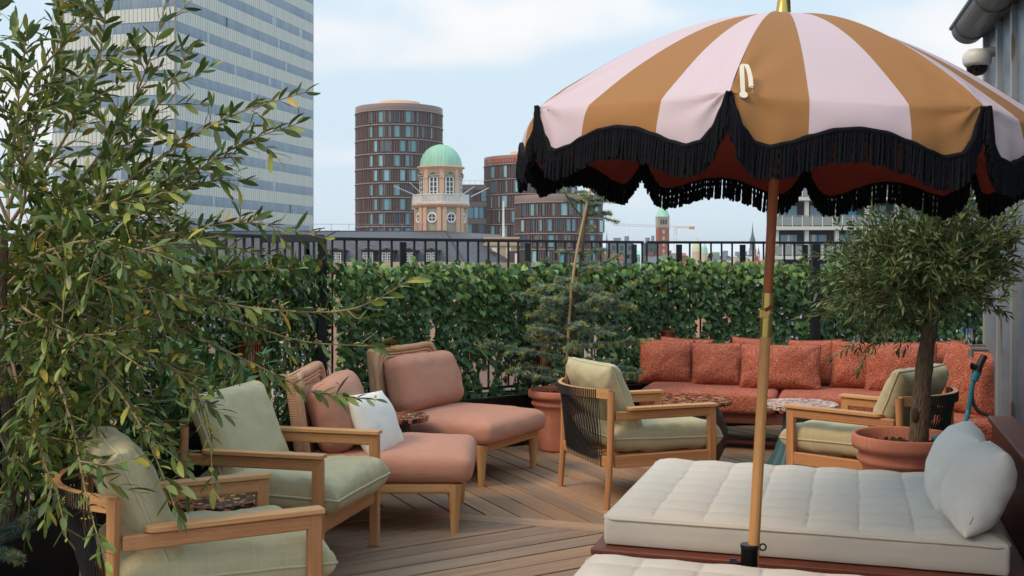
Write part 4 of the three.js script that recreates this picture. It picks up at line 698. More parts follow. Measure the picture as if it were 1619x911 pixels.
// ---- terrazzo tables
function terrazzo(ground, chips, s, cells, th) {
  return tex(512, 512, (x, y, i, j) => {
    let b1 = 9, b2 = 9, id = 0; const gx = Math.floor(x * cells), gy = Math.floor(y * cells);
    for (let dy = -1; dy <= 1; dy++) for (let dx = -1; dx <= 1; dx++) { const cx = gx + dx, cy = gy + dy, m = q => ((q % cells) + cells) % cells, px = cx + 0.15 + 0.7 * hash2(m(cx), m(cy), s), py = cy + 0.15 + 0.7 * hash2(m(cx), m(cy), s + 1), sx = 0.7 + 0.6 * hash2(m(cx), m(cy), s + 2), ddx = Math.abs(x * cells - px), ddy = Math.abs(y * cells - py), d = Math.max(ddx * sx + 0.4 * ddy, ddy / sx + 0.2 * ddx); if (d < b1) { b2 = b1; b1 = d; id = m(cx) * 97 + m(cy); } else if (d < b2) b2 = d; }
    const h = hash2(id, 5, s + 3); if (b2 - b1 < 0.14 || h < th) return [ground[0] + 10 * hash2(i, j, 1), ground[1] + 10 * hash2(i, j, 2), ground[2] + 10 * hash2(i, j, 3)];
    const c = chips[Math.floor(hash2(id, 9, s + 4) * chips.length)], k = 0.9 + 0.2 * hash2(i, j, s + 5); return [c[0] * k, c[1] * k, c[2] * k];
  }, [3.8, 3.8]);
}
M.terrazzoDark = std({ map: terrazzo([22, 22, 26], [[176, 98, 62], [202, 150, 74], [150, 74, 56], [196, 122, 92], [110, 60, 48], [214, 176, 118]], 400, 9, 0.22), roughness: 0.24 });
M.terrazzoLight = std({ map: terrazzo([222, 214, 204], [[92, 62, 52], [60, 60, 66], [176, 120, 96], [198, 176, 160], [120, 110, 104], [170, 90, 70]], 420, 12, 0.25), roughness: 0.28 });
M.tableBrown = std({ color: 0x4a3630, roughness: 0.4 }); M.tableTeal = std({ color: 0x3f6468, roughness: 0.45 }); M.tableBlack = std({ color: 0x1b1b1e, roughness: 0.5 });
function fluted(profile, flutes, depth) { const g = lathe(profile, flutes * 6), p = g.attributes.position; for (let i = 0; i < p.count; i++) { const x = p.getX(i), z = p.getZ(i), a = Math.atan2(x, z), k = 1 - depth * Math.abs(Math.sin(a * flutes / 2)) ** 0.7; p.setX(i, x * k); p.setZ(i, z * k); } g.computeVertexNormals(); return g; }
function table(label, pos, r, h, topMat, baseGeo, baseMat) {
  const t = thing('side_table', label, 'table', pos, 0, 'round terrazzo tables'), g = lathe([[0, h], [r - 0.004, h], [r, h - 0.004], [r, h - 0.028], [r - 0.004, h - 0.032], [0, h - 0.032]], 56), p = g.attributes.position, uv = g.attributes.uv, n = g.attributes.normal;
  for (let i = 0; i < p.count; i++) { if (Math.abs(n.getY(i)) > 0.5) uv.setXY(i, p.getX(i), p.getZ(i)); else uv.setXY(i, Math.atan2(p.getX(i), p.getZ(i)) * r, p.getY(i)); }
  part('tabletop', g, topMat, t); part('base', baseGeo, baseMat, t); return t;
}
table('dark terrazzo side table between the two pink lounge chairs', W(-0.70, 6.62), 0.195, 0.44, M.terrazzoDark, fluted([[0.0, 0], [0.17, 0], [0.165, 0.03], [0.1, 0.25], [0.075, 0.408], [0, 0.408]], 14, 0.14), M.tableBrown);
{ const t = table('dark terrazzo side table between the two sage armchairs', W(-1.184, 4.33), 0.2, 0.45, M.terrazzoDark, lathe([[0.16, 0], [0.16, 0.012], [0.02, 0.02], [0.02, 0.41], [0.09, 0.418]], 24), M.tableBlack);
  const l = []; for (let i = 0; i < 24; i++) { const a = i / 24 * Math.PI * 2; l.push(beam(V3(Math.sin(a) * 0.15, 0.01, Math.cos(a) * 0.15), V3(Math.sin(a + 0.25) * 0.11, 0.415, Math.cos(a + 0.25) * 0.11), 0.005, 0.005)); } part('wire_base', merge(l), M.tableBlack, t); }
table('dark terrazzo coffee table with bulging brown base before the sofa', W(1.19, 7.26), 0.275, 0.46, M.terrazzoDark, fluted([[0, 0], [0.15, 0], [0.19, 0.04], [0.245, 0.16], [0.25, 0.25], [0.215, 0.36], [0.16, 0.428], [0, 0.428]], 12, 0.16), M.tableBrown);
table('pale terrazzo coffee table with flared teal base before the sofa', W(1.86, 7.03), 0.24, 0.46, M.terrazzoLight, fluted([[0, 0], [0.23, 0], [0.225, 0.03], [0.16, 0.15], [0.11, 0.3], [0.1, 0.428], [0, 0.428]], 14, 0.1), M.tableTeal);

// ---- rust sofa along the back railing
const SD = V3(0.951, 0, 0.309), SB = V3(0.309, 0, -0.951);       // along the sofa (to the right and nearer) and to its back
const sofaP = (s, b, y) => W(0.93, 8.0).addScaledVector(SD, s).addScaledVector(SB, b).setY(y), sofaTurn = Math.atan2(-SD.z, SD.x);
{
  const t = thing('sofa', 'long corner sofa in speckled rust fabric on a red wood base', 'sofa', V3(), 0), L = 2.36;
  const put = (m, s, b, y) => { m.position.copy(sofaP(s, b, y)); m.rotation.y = sofaTurn; return m; };
  put(part('front_rail', bar(L, 0.075, 0.05, 0.006, 0), M.redWood, t), L / 2, 0.06, 0.245);
  put(part('platform', bar(L, 0.03, 0.8, 0.004, 0), M.redWood, t), L / 2, 0.44, 0.268);
  put(part('back_panel', bar(L, 0.42, 0.04, 0.006, 0), M.redWood, t), L / 2, 0.86, 0.42);
  put(part('lower_rail', bar(L, 0.03, 0.03, 0.004, 0), M.redWood, t), L / 2, 0.2, 0.05);
  for (const s of [0.04, 1.18, L - 0.04]) for (const b of [0.12, 0.8]) put(part('leg', bar(0.06, 0.25, 0.06, 0.006), M.redWood, t), s, b, 0.127);
  const cuts = [[0, 0.985], [1.0, 1.95], [1.965, 2.36]];
  cuts.forEach(([a, b], i) => put(part('seat_cushion', softBox(b - a, 0.145, 0.82, 0.035, 30, 6, 20, (x, y, z) => { const n = fbm3(x * 5 + i * 3, y * 4, z * 5, 3); return [0, (y > 0 ? 0.012 : 0) * (1 - (z / 0.41) ** 4) + 0.006 * n, 0.006 * n]; }), M.boucle, t), (a + b) / 2, 0.4, 0.352));
  // return towards the viewer along the zinc wall
  const r = part('return_seat_cushion', softBox(0.5, 0.145, 0.95, 0.035, 14, 6, 22, (x, y, z) => [0, (y > 0 ? 0.012 : 0) + 0.006 * fbm3(x * 5, y, z * 5, 3), 0]), M.boucle, t); put(r, 2.22, -0.5, 0.35); put(part('return_platform', bar(0.5, 0.03, 0.95, 0.004), M.redWood, t), 2.22, -0.5, 0.262); put(part('return_rail', bar(0.5, 0.075, 0.04, 0.004), M.redWood, t), 2.22, -0.95, 0.24);
  for (const s of [2.0, 2.44]) put(part('leg', bar(0.06, 0.24, 0.06, 0.006), M.redWood, t), s, -0.9, 0.12);
}
{ // loose pillows, left to right along the seat
  const sFor = (u, b) => { const k = (u - CX) / F, x0 = 0.93 + 0.309 * b, d0 = 8.0 + 0.951 * b; return (k * d0 - x0) / (0.951 + 0.309 * k); };
  const list = [ // centre column in the photo, back, width, height, lean, extra turn, label
    [1085, 0.76, 0.42, 0.345, 0.1, 0.0, 'rust pillow mostly hidden behind the free end pillow of the sofa'],
    [1055, 0.6, 0.43, 0.345, 0.24, 0.03, 'rust pillow at the free end of the sofa below the lantern'],
    [1136, 0.52, 0.4, 0.335, 0.26, -0.05, 'rust square pillow second from the free end of the sofa'],
    [1188, 0.76, 0.3, 0.36, 0.1, 0.02, 'rust pillow mostly hidden behind the parasol pole'],
    [1234, 0.4, 0.585, 0.345, 0.3, 0.05, 'wide rust pillow leaning forward behind the parasol pole'],
    [1290, 0.7, 0.4, 0.36, 0.16, -0.04, 'rust pillow with puckered edge above the pale terrazzo table'],
    [1347, 0.6, 0.3, 0.365, 0.24, 0.08, 'rust square pillow above the pale terrazzo table'],
    [1424, 0.5, 0.5, 0.37, 0.28, 0.04, 'rust pillow left of the potted olive trunk'],
    [1455, 0.74, 0.6, 0.36, 0.1, 0.0, 'rust pillow half hidden behind the potted olive trunk'],
    [1522, 0.66, 0.42, 0.36, 0.2, -0.1, 'rust pillow right behind the potted olive trunk'],
  ].map(q => [sFor(q[0], q[1]), ...q.slice(1)]);
  list.forEach(([s, b, w, h, lean, tw, label], i) => {
    const t = thing('sofa_pillow', label, 'pillow', sofaP(s, b - 0.03, 0.425 + h / 2 * 0.93), 0, 'loose rust pillows on the sofa');
    t.rotation.y = sofaTurn + tw; const c = part('cover', pillowGeo(w, h, 0.2, { n: 3.2, p: 0.5, pinch: 0.05, wr: 0.028, s: i + 31, nx: 30, ny: 26 }), M.boucle, t); c.rotation.x = -lean; c.rotation.z = (i % 3 - 1) * 0.04; part('piping', pillowPiping(w, h, 0.05, 0.006, 0.028, i + 31), M.bouclePipe, c);
  });
  const t = thing('sofa_pillow', 'rust pillow leaning against the zinc wall by the hose', 'pillow', at(1538, 604, 6.75), 0, 'loose rust pillows on the sofa'); t.rotation.y = sofaTurn - 0.5; t.rotation.z = -0.25;
  const c = part('cover', pillowGeo(0.42, 0.42, 0.18, { n: 4, p: 0.48, pinch: 0.03, wr: 0.02, s: 77 }), M.boucle, t); c.rotation.x = -0.2; part('piping', pillowPiping(0.42, 0.42, 0.03, 0.005, 0.02, 77), M.bouclePipe, c);
}
// ---- quilted daybeds with red wood platforms
const DA = V3(0.954, 0, 0.30), DB = V3(0.25, 0, -0.968);
function daybed(label, corner, len, wid) { // corner: front left corner of the mattress in plan
  const t = thing('daybed', label, 'daybed', corner, Math.atan2(-DA.z, DA.x), 'quilted daybeds'), h = 0.112, top = 0.42;
  const cw = 0.186, cd = 0.155, gx = x => { const f = ((x + len / 2) / cw) % 1; return 1 - Math.abs(2 * f - 1); }, gz = z => { const f = ((z + wid / 2 + 0.03) / cd) % 1; return 1 - Math.abs(2 * f - 1); };
  const mg = softBox(len, h, wid, 0.016, Math.round(len * 165), 5, Math.round(wid * 165), (x, y, z) => {
    if (y < h / 2 - 0.004) { const n = fbm3(x * 6, y * 9, z * 6 + len, 2); return Math.abs(z) > wid / 2 - 0.02 || Math.abs(x) > len / 2 - 0.02 ? [0.004 * n, 0, 0.006 * n] : [0, 0, 0]; }
    const wob = 0.012 * fbm3(x * 3, z * 7, len * 3, 2), zz = z + 0.02 * Math.cos(((x + len / 2) / cw) * 2 * Math.PI) * 0.35 + wob, e = sstep(0, 0.07, Math.min(wid / 2 - Math.abs(z), len / 2 - Math.abs(x)));
    const px = Math.pow(gx(x + wob), 0.22), pz = Math.pow(gz(zz), 0.22);
    return [0, e * (0.02 * px * (0.45 + 0.55 * pz) + 0.012 * pz - 0.014 + 0.003 * fbm3(x * 9, z * 9, 3, 2)), 0];
  });
  const gA = mg.clone(); // the top and the side panels are cut from two cloths
  const idx = mg.index.array, p = mg.attributes.position, topI = [], sideI = []; for (let i = 0; i < idx.length; i += 3) { const y = (p.getY(idx[i]) + p.getY(idx[i + 1]) + p.getY(idx[i + 2])) / 3; (y > h / 2 - 0.0125 ? topI : sideI).push(idx[i], idx[i + 1], idx[i + 2]); }
  mg.setIndex(topI); gA.setIndex(sideI);
  const m = part('mattress', gA, M.linen, t), q = part('quilted_top', mg, M.linen, m); m.position.set(len / 2, top - h / 2, -wid / 2);
  const ring = []; const c = [[-1, -1], [1, -1], [1, 1], [-1, 1]]; for (let e = 0; e < 4; e++) { const a = c[e], b = c[(e + 1) % 4]; for (let k = 0; k < 16; k++) { const f = 0.02 + 0.96 * k / 15, x = lerp(a[0], b[0], f) * (len / 2 - 0.001), z = lerp(a[1], b[1], f) * (wid / 2 - 0.001); ring.push(V3(x, h / 2 - 0.012 + 0.003 * fbm3(x * 6, 1, z * 6, 2), z)); } }
  part('piping', new THREE.TubeGeometry(new THREE.CatmullRomCurve3(ring, true, 'centripetal'), 220, 0.0055, 6, true), std({ color: 0xcfc6b2, roughness: 0.9 }), m);
  part('platform', bar(len + 0.12, 0.03, wid + 0.1, 0.01, 0).translate(len / 2 + 0.02, 0.29, -wid / 2), M.redWood, t);
  part('front_rail', bar(len + 0.06, 0.1, 0.035, 0.008, 0).translate(len / 2 + 0.01, 0.222, 0.025), M.redWood, t); part('rear_rail', bar(len + 0.06, 0.1, 0.035, 0.008, 0).translate(len / 2 + 0.01, 0.222, -wid - 0.02), M.redWood, t); part('end_rail', bar(0.035, 0.1, wid, 0.008, 2).translate(-0.02, 0.222, -wid / 2), M.redWood, t);
  for (const x of [0.05, len - 0.05]) for (const z of [-0.05, -wid + 0.05]) part('leg', bar(0.07, 0.18, 0.07, 0.006).translate(x, 0.09, z), M.redWood, t);
  const hb = part('headboard', bar(0.04, 0.58, wid + 0.1, 0.006, 2).translate(len + 0.1, 0.37, -wid / 2), M.redWood, t); part('headboard_cap', bar(0.11, 0.028, wid + 0.14, 0.008, 2).translate(len + 0.12, 0.672, -wid / 2), M.redWood, hb);
  return t;
}
{
  const c1 = W(0.347, 4.134), c2 = c1.clone().addScaledVector(DB, -0.53 - 1.22);
  daybed('quilted daybed carrying two white pillows below the parasol', c1, 1.42, 1.22);
  const b2 = daybed('quilted daybed without pillows in front of the parasol foot', c2.clone().addScaledVector(DA, -0.01), 1.42, 1.22);
  const turn = Math.atan2(-DA.z, DA.x);
  for (const [b, a, h, label, s] of [[0.19, 1.345, 0.325, 'white knit pillow with a black side label, leaning on the daybed headboard', 61], [0.58, 1.325, 0.325, 'white knit pillow behind the labelled pillow on the daybed', 62]]) {
    const t = thing('bed_pillow', label, 'pillow', c1.clone().addScaledVector(DA, a).addScaledVector(DB, b).setY(0.42 + h * 0.47), turn + Math.PI / 2, 'white pillows on the daybed'); t.rotation.set(0, turn - Math.PI / 2, 0);
    const c = part('cover', pillowGeo(0.4, h, 0.21, { n: 2.6, p: 0.5, pinch: 0.0, wr: 0.02, s, nx: 34, ny: 30 }), M.whiteKnit, t); c.rotation.x = -0.42; c.rotation.z = s === 61 ? 0.06 : -0.05;
    if (s === 61) part('side_label', bar(0.02, 0.03, 0.003, 0.001).translate(0.19, -0.1, 0.006), M.black, c);
  }
}
// ---- terracotta pots
function pot(label, x, d, R, H) {
  const t = thing('terracotta_pot', label, 'plant pot', W(x, d), 0, 'terracotta pots'), g = lathe([[0, 0.01], [R * 0.62, 0.0], [R * 0.66, 0.015], [R * 0.70, H * 0.25], [R * 0.735, H * 0.48], [R * 0.76, H * 0.5], [R * 0.745, H * 0.52], [R * 0.80, H * 0.72], [R * 0.88, H * 0.75], [R * 0.9, H * 0.78], [R * 0.86, H * 0.82], [R * 0.88, H * 0.86], [R * 0.98, H * 0.875], [R, H * 0.92], [R * 0.99, H * 0.985], [R * 0.96, H], [R * 0.9, H * 0.99], [R * 0.86, H * 0.93], [R * 0.8, H * 0.84]], 64); const uv = g.attributes.uv, p = g.attributes.position; for (let i = 0; i < uv.count; i++) uv.setXY(i, uv.getX(i) * 6.28 * R, p.getY(i));
  part('pot_body', g, M.terracotta, t); const sl = lathe([[0, H * 0.9], [R * 0.5, H * 0.895], [R * 0.83, H * 0.885]], 40), sp = sl.attributes.position; for (let i = 0; i < sp.count; i++) { sp.setY(i, sp.getY(i) + 0.014 * fbm3(sp.getX(i) * 22, 1, sp.getZ(i) * 22, 3)); } sl.computeVertexNormals(); part('soil', sl, M.soil, t);
  seed(700); const crumbs = []; for (let i = 0; i < 160; i++) { const a = rnd(0, 6.28), r = Math.sqrt(rnd()) * R * 0.78; crumbs.push(new THREE.IcosahedronGeometry(rnd(0.004, 0.011), 0).translate(Math.sin(a) * r, H * 0.9 + 0.004, Math.cos(a) * r)); } stuffPart('soil_crumbs', merge(crumbs), M.soil, t);
  return t;
}
pot('terracotta pot holding the staked cedar behind the cord back armchair', 0.345, 7.92, 0.228, 0.44);
pot('large terracotta pot holding the olive tree beside the daybed', 1.905, 5.27, 0.25, 0.545);
// ---- slatted copper lanterns
function lantern(label, x, d, y0, h, r, rod) {
  const t = thing('lantern', label, 'lantern', W(x, d, 0), 0, 'slatted copper lanterns'), l = []; for (let i = 0; i < 22; i++) { const a = i / 22 * Math.PI * 2; l.push(boxAt(0.006, h, 0.012, 0, y0 + h / 2, r).rotateY(a)); }
  stuffPart('slats', merge(l), M.copper, t); for (const y of [y0 + h, y0 - 0.014]) part('cap', cyl(r + 0.008, r + 0.008, 0.014, 0, y, 0, 24), M.copper, t); part('inner_tube', cyl(r * 0.6, r * 0.6, h, 0, y0, 0, 16), std({ color: 0xd8b79a, roughness: 0.6 }), t);
  part('stake', cyl(0.012, 0.012, y0 - 0.25, 0, 0.25, 0, 8), M.black, t); if (rod) part('rod', cyl(0.007, 0.007, rod, 0, y0 + h + 0.014, 0, 8), M.black, t);
}
lantern('copper lantern standing behind the sage armchair and olive twigs', -1.46, 6.05, 0.62, 0.3, 0.055, 0);
lantern('copper lantern half hidden by the cedar branches', 0.24, 8.28, 0.5, 0.3, 0.055, 0);
lantern('copper lantern with a tall black rod behind the free end of the sofa', 1.27, 8.86, 0.5, 0.29, 0.056, 0.43);
lantern('dark copper lantern behind the back of the pink lounge chair', -0.84, 7.6, 0.52, 0.28, 0.055, 0);

// ------------------------------------------------------------------ striped parasol with black fringe
{
  const t = thing('parasol', 'pink and brown striped parasol with black fringe on a wooden pole', 'parasol', W(0.80, 3.7), 0); t.rotation.z = -0.055;
  const R = 0.885, TIP = 1.825, TOP = 2.225, G = 8, TH0 = -21.5 * Math.PI / 180;
  const rib = (k, s) => { const a = TH0 + k * Math.PI * 2 / G; return V3(Math.sin(a) * R * s, TOP - (TOP - TIP) * Math.pow(s, 1.75), Math.cos(a) * R * s); };
  const hemKey = [[0, 0.076], [0.18, 0.083], [0.36, 0.104], [0.52, 0.127], [0.66, 0.141], [0.78, 0.133], [0.88, 0.097], [0.95, 0.047], [1, 0.004]];
  const hem = tt => { const a = Math.abs(2 * tt - 1); for (let i = 0; i < hemKey.length - 1; i++) if (a <= hemKey[i + 1][0]) return lerp(hemKey[i][1], hemKey[i + 1][1], sstep(hemKey[i][0], hemKey[i + 1][0], a) * 0.5 + 0.5 * (a - hemKey[i][0]) / (hemKey[i + 1][0] - hemKey[i][0])); return 0; };
  // s 0..1 along the ribs, 1..2 down the valance; inset > 0 moves to the inside
  const surf = (k, tt, s, inset = 0) => {
    const sr = Math.min(1, s), A = rib(k, sr), B = rib(k + 1, sr), p = A.clone().lerp(B, tt), mid = 4 * tt * (1 - tt); p.y -= 0.012 * mid * sr; const out = V3(p.x, 0, p.z).normalize(); p.addScaledVector(out, 0.02 * mid * Math.pow(sr, 3));
    if (s > 1) { const q = s - 1, D = hem(tt), fold = 0.012 * Math.sin(tt * 37 + k * 2) * Math.pow(Math.abs(2 * tt - 1), 2) * q; p.y -= D * q; p.addScaledVector(out, (0.055 * q - 0.03 * q * q) * Math.min(1, D / 0.08) * (0.5 + 0.5 * mid) + fold); }
    else { const near = Math.pow(Math.abs(2 * tt - 1), 3) * sstep(0.7, 1, s); p.y += 0.006 * Math.sin((tt * 31 + s * 9) + k) * near * (1 - Math.pow(Math.abs(2 * tt - 1), 16)); }
    { // gathers that fan out from the rib ends
      const e = Math.min(tt, 1 - tt), v = s > 1 ? (s - 1) * 0.3 : (s - 1) * 0.9, dist = Math.hypot(e, v), ph = Math.atan2(v, e); p.addScaledVector(out, 0.011 * Math.sin(ph * 8 + k * 1.7 + (tt > 0.5 ? 2 : 0)) * Math.exp(-dist / 0.16) * sstep(0.01, 0.08, dist)); }
    if (inset) { p.addScaledVector(out, -inset * (s > 1 ? 1 : 0.35)); p.y -= inset * (s > 1 ? 0 : 0.9); }
    return p;
  };
  const sheet = (k, t0, t1, nt, ns, inset) => {
    const pos = [], uv = [], idx = []; const sv = []; for (let j = 0; j <= ns; j++) { const f = j / ns; sv.push(f < 0.7 ? Math.pow(f / 0.7, 0.8) : 1 + (f - 0.7) / 0.3); }
    for (let j = 0; j <= ns; j++) for (let i = 0; i <= nt; i++) { const p = surf(k, lerp(t0, t1, i / nt), Math.max(0.02, sv[j]), inset); pos.push(p.x, p.y, p.z); uv.push(lerp(t0, t1, i / nt) * 0.7, sv[j] * 0.9); }
    for (let j = 0; j < ns; j++) for (let i = 0; i < nt; i++) { const a = j * (nt + 1) + i; idx.push(a, a + nt + 1, a + 1, a + 1, a + nt + 1, a + nt + 2); }
    const g = new THREE.BufferGeometry(); g.setAttribute('position', new THREE.Float32BufferAttribute(pos, 3)); g.setAttribute('uv', new THREE.Float32BufferAttribute(uv, 2)); g.setIndex(idx); g.computeVertexNormals(); return g;
  };
  const canopy = new THREE.Group(); canopy.name = 'canopy'; t.add(canopy);
  const cuts = [0, 0.31, 0.69, 1];
  for (let k = 0; k < G; k++) for (let c = 0; c < 3; c++) part('canopy_panel', sheet(k, cuts[c], cuts[c + 1], 16, 34, 0), ((k + c) % 2 === 0) ? M.canopyBrown : M.canopyPink, canopy);
  part('lining', merge(Array.from({ length: G }, (_, k) => sheet(k, 0, 1, 24, 22, 0.007))), M.lining, canopy);
  seed(55);
  for (let k = 0; k < G; k++) { // braid and fringe of each gore
    const hp = []; for (let i = 0; i <= 160; i++) hp.push(surf(k, i / 160, 2, -0.004));
    const cv = new THREE.CatmullRomCurve3(hp), L = cv.getLength(), n = Math.round(L / 0.0082), strands = [];
    part('braid', new THREE.TubeGeometry(cv, 120, 0.0085, 6), M.fringe, canopy);
    const proto = (len, r) => { const g = new THREE.CylinderGeometry(r, r * 1.12, len, 6, 9, false), p = g.attributes.position; for (let i = 0; i < p.count; i++) { const y = p.getY(i), a = Math.atan2(p.getX(i), p.getZ(i)), kk = 1 + 0.28 * Math.sin(2 * a + y * 900 * 0.42); p.setX(i, p.getX(i) * kk); p.setZ(i, p.getZ(i) * kk); } g.translate(0, -len / 2, 0); return g; };
    for (const layer of [0, 1]) for (let i = 0; i < n; i += 1 + layer) {
      const f = (i + 0.5 * layer + rnd(-0.25, 0.25)) / n, p = cv.getPointAt(clamp(f)), g = proto(rnd(0.083, 0.095) * (layer ? 0.95 : 1), rnd(0.0038, 0.0048)), o = V3(p.x, 0, p.z).normalize();
      g.rotateX(rnd(-0.06, 0.06)); g.rotateZ(rnd(-0.06, 0.06)); g.translate(p.x + o.x * (layer ? -0.007 : 0.003), p.y + 0.002, p.z + o.z * (layer ? -0.007 : 0.003)); strands.push(g);
    }
    stuffPart('fringe', merge(strands), M.fringe, canopy);
  }
  for (let k = 0; k < G; k++) { const pts = [0.05, 0.3, 0.55, 0.8, 1].map(s => { const p = rib(k, s); p.y -= 0.02; return p; }); part('rib', taperTube(pts, 0.006, 0.005, 6, 14), M.poleUpper, t); const a = rib(k, 0.55); a.y -= 0.025; part('strut', taperTube([V3(0, 1.79, 0), a.clone().lerp(V3(0, 1.79, 0), 0.5), a], 0.006, 0.006, 6, 4), M.poleUpper, t); }
  part('runner', cyl(0.03, 0.03, 0.05, 0, 1.76, 0, 16), M.poleUpper, t); part('crown', cyl(0.045, 0.045, 0.03, 0, TOP - 0.06, 0, 16), M.poleUpper, t);
  part('finial', lathe([[0.034, TOP - 0.008], [0.033, TOP + 0.004], [0.026, TOP + 0.008], [0.022, TOP + 0.05], [0.018, TOP + 0.085], [0.008, TOP + 0.095], [0, TOP + 0.096]], 20), M.brass, t);
  const yJ = 1.4 + (407 - 497) * 3.7 / F;    // the hinge
  part('upper_pole', uvMetres(cyl(0.0165, 0.0165, TOP - yJ - 0.05, 0, yJ + 0.05, 0, 20), 1), M.poleUpper, t, 'red brown upper half of the pole'); part('lower_pole', uvMetres(cyl(0.0175, 0.0195, yJ - 0.05 - 0.3, 0, 0.3, 0, 20), 1), M.poleLower, t, 'pale varnished lower half of the pole');
  const fe = part('ferrule', merge([cyl(0.0205, 0.0205, 0.085, 0, yJ - 0.075, 0, 20), cyl(0.0205, 0.0205, 0.06, 0.001, yJ + 0.014, 0, 20)]), M.brass, t); part('hinge', merge([cyl(0.013, 0.013, 0.05, 0, -0.025, 0, 12).rotateX(Math.PI / 2).translate(-0.008, yJ + 0.008, 0), bar(0.026, 0.03, 0.03, 0.004).translate(-0.017, yJ + 0.004, 0.008)]), M.brass, fe); part('thumb_screw', xf(bar(0.03, 0.012, 0.02, 0.004), 0, yJ + 0.022, 0.02, 0, 0, 0.5), std({ color: 0x7a2a1c, roughness: 0.4 }), fe);
  // closing strap on the front rib
  const sp = (tt, s, o) => surf(0, tt, s, 0).addScaledVector(V3(0, 0.5, 0.85), o), strap = [];
  const ribbon = (pts, w) => { const c = new THREE.CatmullRomCurve3(pts), pos = [], idx = [], n = 14; for (let i = 0; i <= n; i++) { const p = c.getPoint(i / n); for (const s of [-1, 1]) for (const o of [0, 1]) pos.push(p.x + s * w / 2, p.y + o * 0.0006, p.z + o * 0.0018); } for (let i = 0; i < n; i++) { const a = i * 4, q = [0, 1, 3, 2]; for (let k = 0; k < 4; k++) { const x = a + q[k], y = a + q[(k + 1) % 4]; idx.push(x, y, x + 4, y, y + 4, x + 4); } } let g = new THREE.BufferGeometry(); g.setAttribute('position', new THREE.Float32BufferAttribute(pos, 3)); g.setIndex(idx); g = g.toNonIndexed(); g.computeVertexNormals(); return g; };
  const base = sp(0.05, 1.0, 0.006), up = V3(0, 0.78, -0.52).multiplyScalar(0.1);
  const st = part('strap', merge([ribbon([base, base.clone().addScaledVector(up, 0.5).add(V3(0, 0.004, 0.006)), base.clone().add(up).add(V3(0.004, 0.002, 0.008)), base.clone().addScaledVector(up, 1.05).add(V3(0.012, 0, 0.01)), base.clone().addScaledVector(up, 0.6).add(V3(0.02, 0.004, 0.01)), base.clone().addScaledVector(up, 0.12).add(V3(0.02, 0.002, 0.012))], 0.012)]), M.cream, canopy);
  part('button', new THREE.CylinderGeometry(0.011, 0.011, 0.004, 16).rotateX(Math.PI / 2 - 0.55).translate(base.x + 0.001, base.y - 0.008, base.z + 0.006), M.cream, st); part('ring', new THREE.TorusGeometry(0.008, 0.0014, 6, 16).rotateX(0.7).translate(base.x + 0.02, base.y + 0.008, base.z + 0.01), M.brass, st);
  // stand
  const s = thing('parasol_stand', 'black steel parasol stand between the two daybeds', 'parasol stand', W(0.80, 3.7), 0); s.rotation.z = -0.02;
  part('base_plate', cyl(0.2, 0.21, 0.03, 0, 0.002, 0, 36), M.black, s); part('tube', cyl(0.029, 0.029, 0.39, 0.0, 0.03, 0, 24), std({ color: 0x2a2c2e, roughness: 0.22, metalness: 0.7 }), s); part('collar', cyl(0.031, 0.031, 0.012, 0.0, 0.412, 0, 24), M.black, s); part('eyelet', new THREE.TorusGeometry(0.011, 0.003, 6, 14).translate(0.045, 0.415, 0), M.black, s); part('knob', merge([cyl(0.006, 0.006, 0.04, 0, 0, 0, 8).rotateZ(Math.PI / 2).translate(-0.028, 0.36, 0), cyl(0.015, 0.015, 0.018, 0, 0, 0, 12).rotateZ(Math.PI / 2).translate(-0.045, 0.36, 0)]), M.black, s);
}

// ------------------------------------------------------------------ plants
function leafGeo(w, fold, curve, rows = [0, 0.14, 0.4, 0.7, 1], prof = [0.08, 0.62, 1, 0.72, 0.0]) { // unit length along +y, face towards +z
  const pos = [], idx = []; rows.forEach((y, i) => { const hw = w / 2 * prof[i], z = -curve * y * y; pos.push(-hw, y, z + fold * hw, 0, y, z, hw, y, z + fold * hw); });
  for (let i = 0; i < rows.length - 1; i++) { const a = i * 3; idx.push(a, a + 1, a + 3, a + 1, a + 4, a + 3, a + 1, a + 2, a + 4, a + 2, a + 5, a + 4); }
  const g = new THREE.BufferGeometry(); g.setAttribute('position', new THREE.Float32BufferAttribute(pos, 3)); g.setIndex(idx); g.computeVertexNormals(); return g;
}
function ivyGeo(tw) {
  const o = [[0, -0.02], [-0.2, -0.12], [-0.42, -0.02], [-0.56, 0.1], [-0.34, 0.26], [-0.46, 0.5], [-0.22, 0.52], [0, 1], [0.22, 0.52], [0.46, 0.5], [0.34, 0.26], [0.56, 0.1], [0.42, -0.02], [0.2, -0.12]], pos = [0, 0.3, 0.05], idx = [];
  o.forEach(([x, y]) => pos.push(x, y, -0.1 * (x * x * 2 + (y - 0.3) ** 2) + tw * x * (y - 0.3))); for (let i = 0; i < o.length; i++) idx.push(0, (i + 1) % o.length + 1, i + 1);
  const g = new THREE.BufferGeometry(); g.setAttribute('position', new THREE.Float32BufferAttribute(pos, 3)); g.setIndex(idx); g.computeVertexNormals(); return g;
}
const Y = V3(0, 1, 0), tmpV = V3();
// leaf pose: grows along dir, its face turned towards face
function leafMatrix(p, dir, face, size) { const y = dir.clone().normalize(), z = face.clone().addScaledVector(y, -face.dot(y)).normalize(), x = y.clone().cross(z); const m = new THREE.Matrix4().makeBasis(x, y, z); m.scale(V3(size, size, size)); m.setPosition(p); return m; }
const rdir = () => { const z = rnd(-1, 1), a = rnd(0, 6.2832), r = Math.sqrt(1 - z * z); return V3(r * Math.cos(a), z, r * Math.sin(a)); };
function leafMats(cols, o = {}) { return cols.map(c => std({ color: c, roughness: 0.55, side: THREE.DoubleSide, ...o })); }
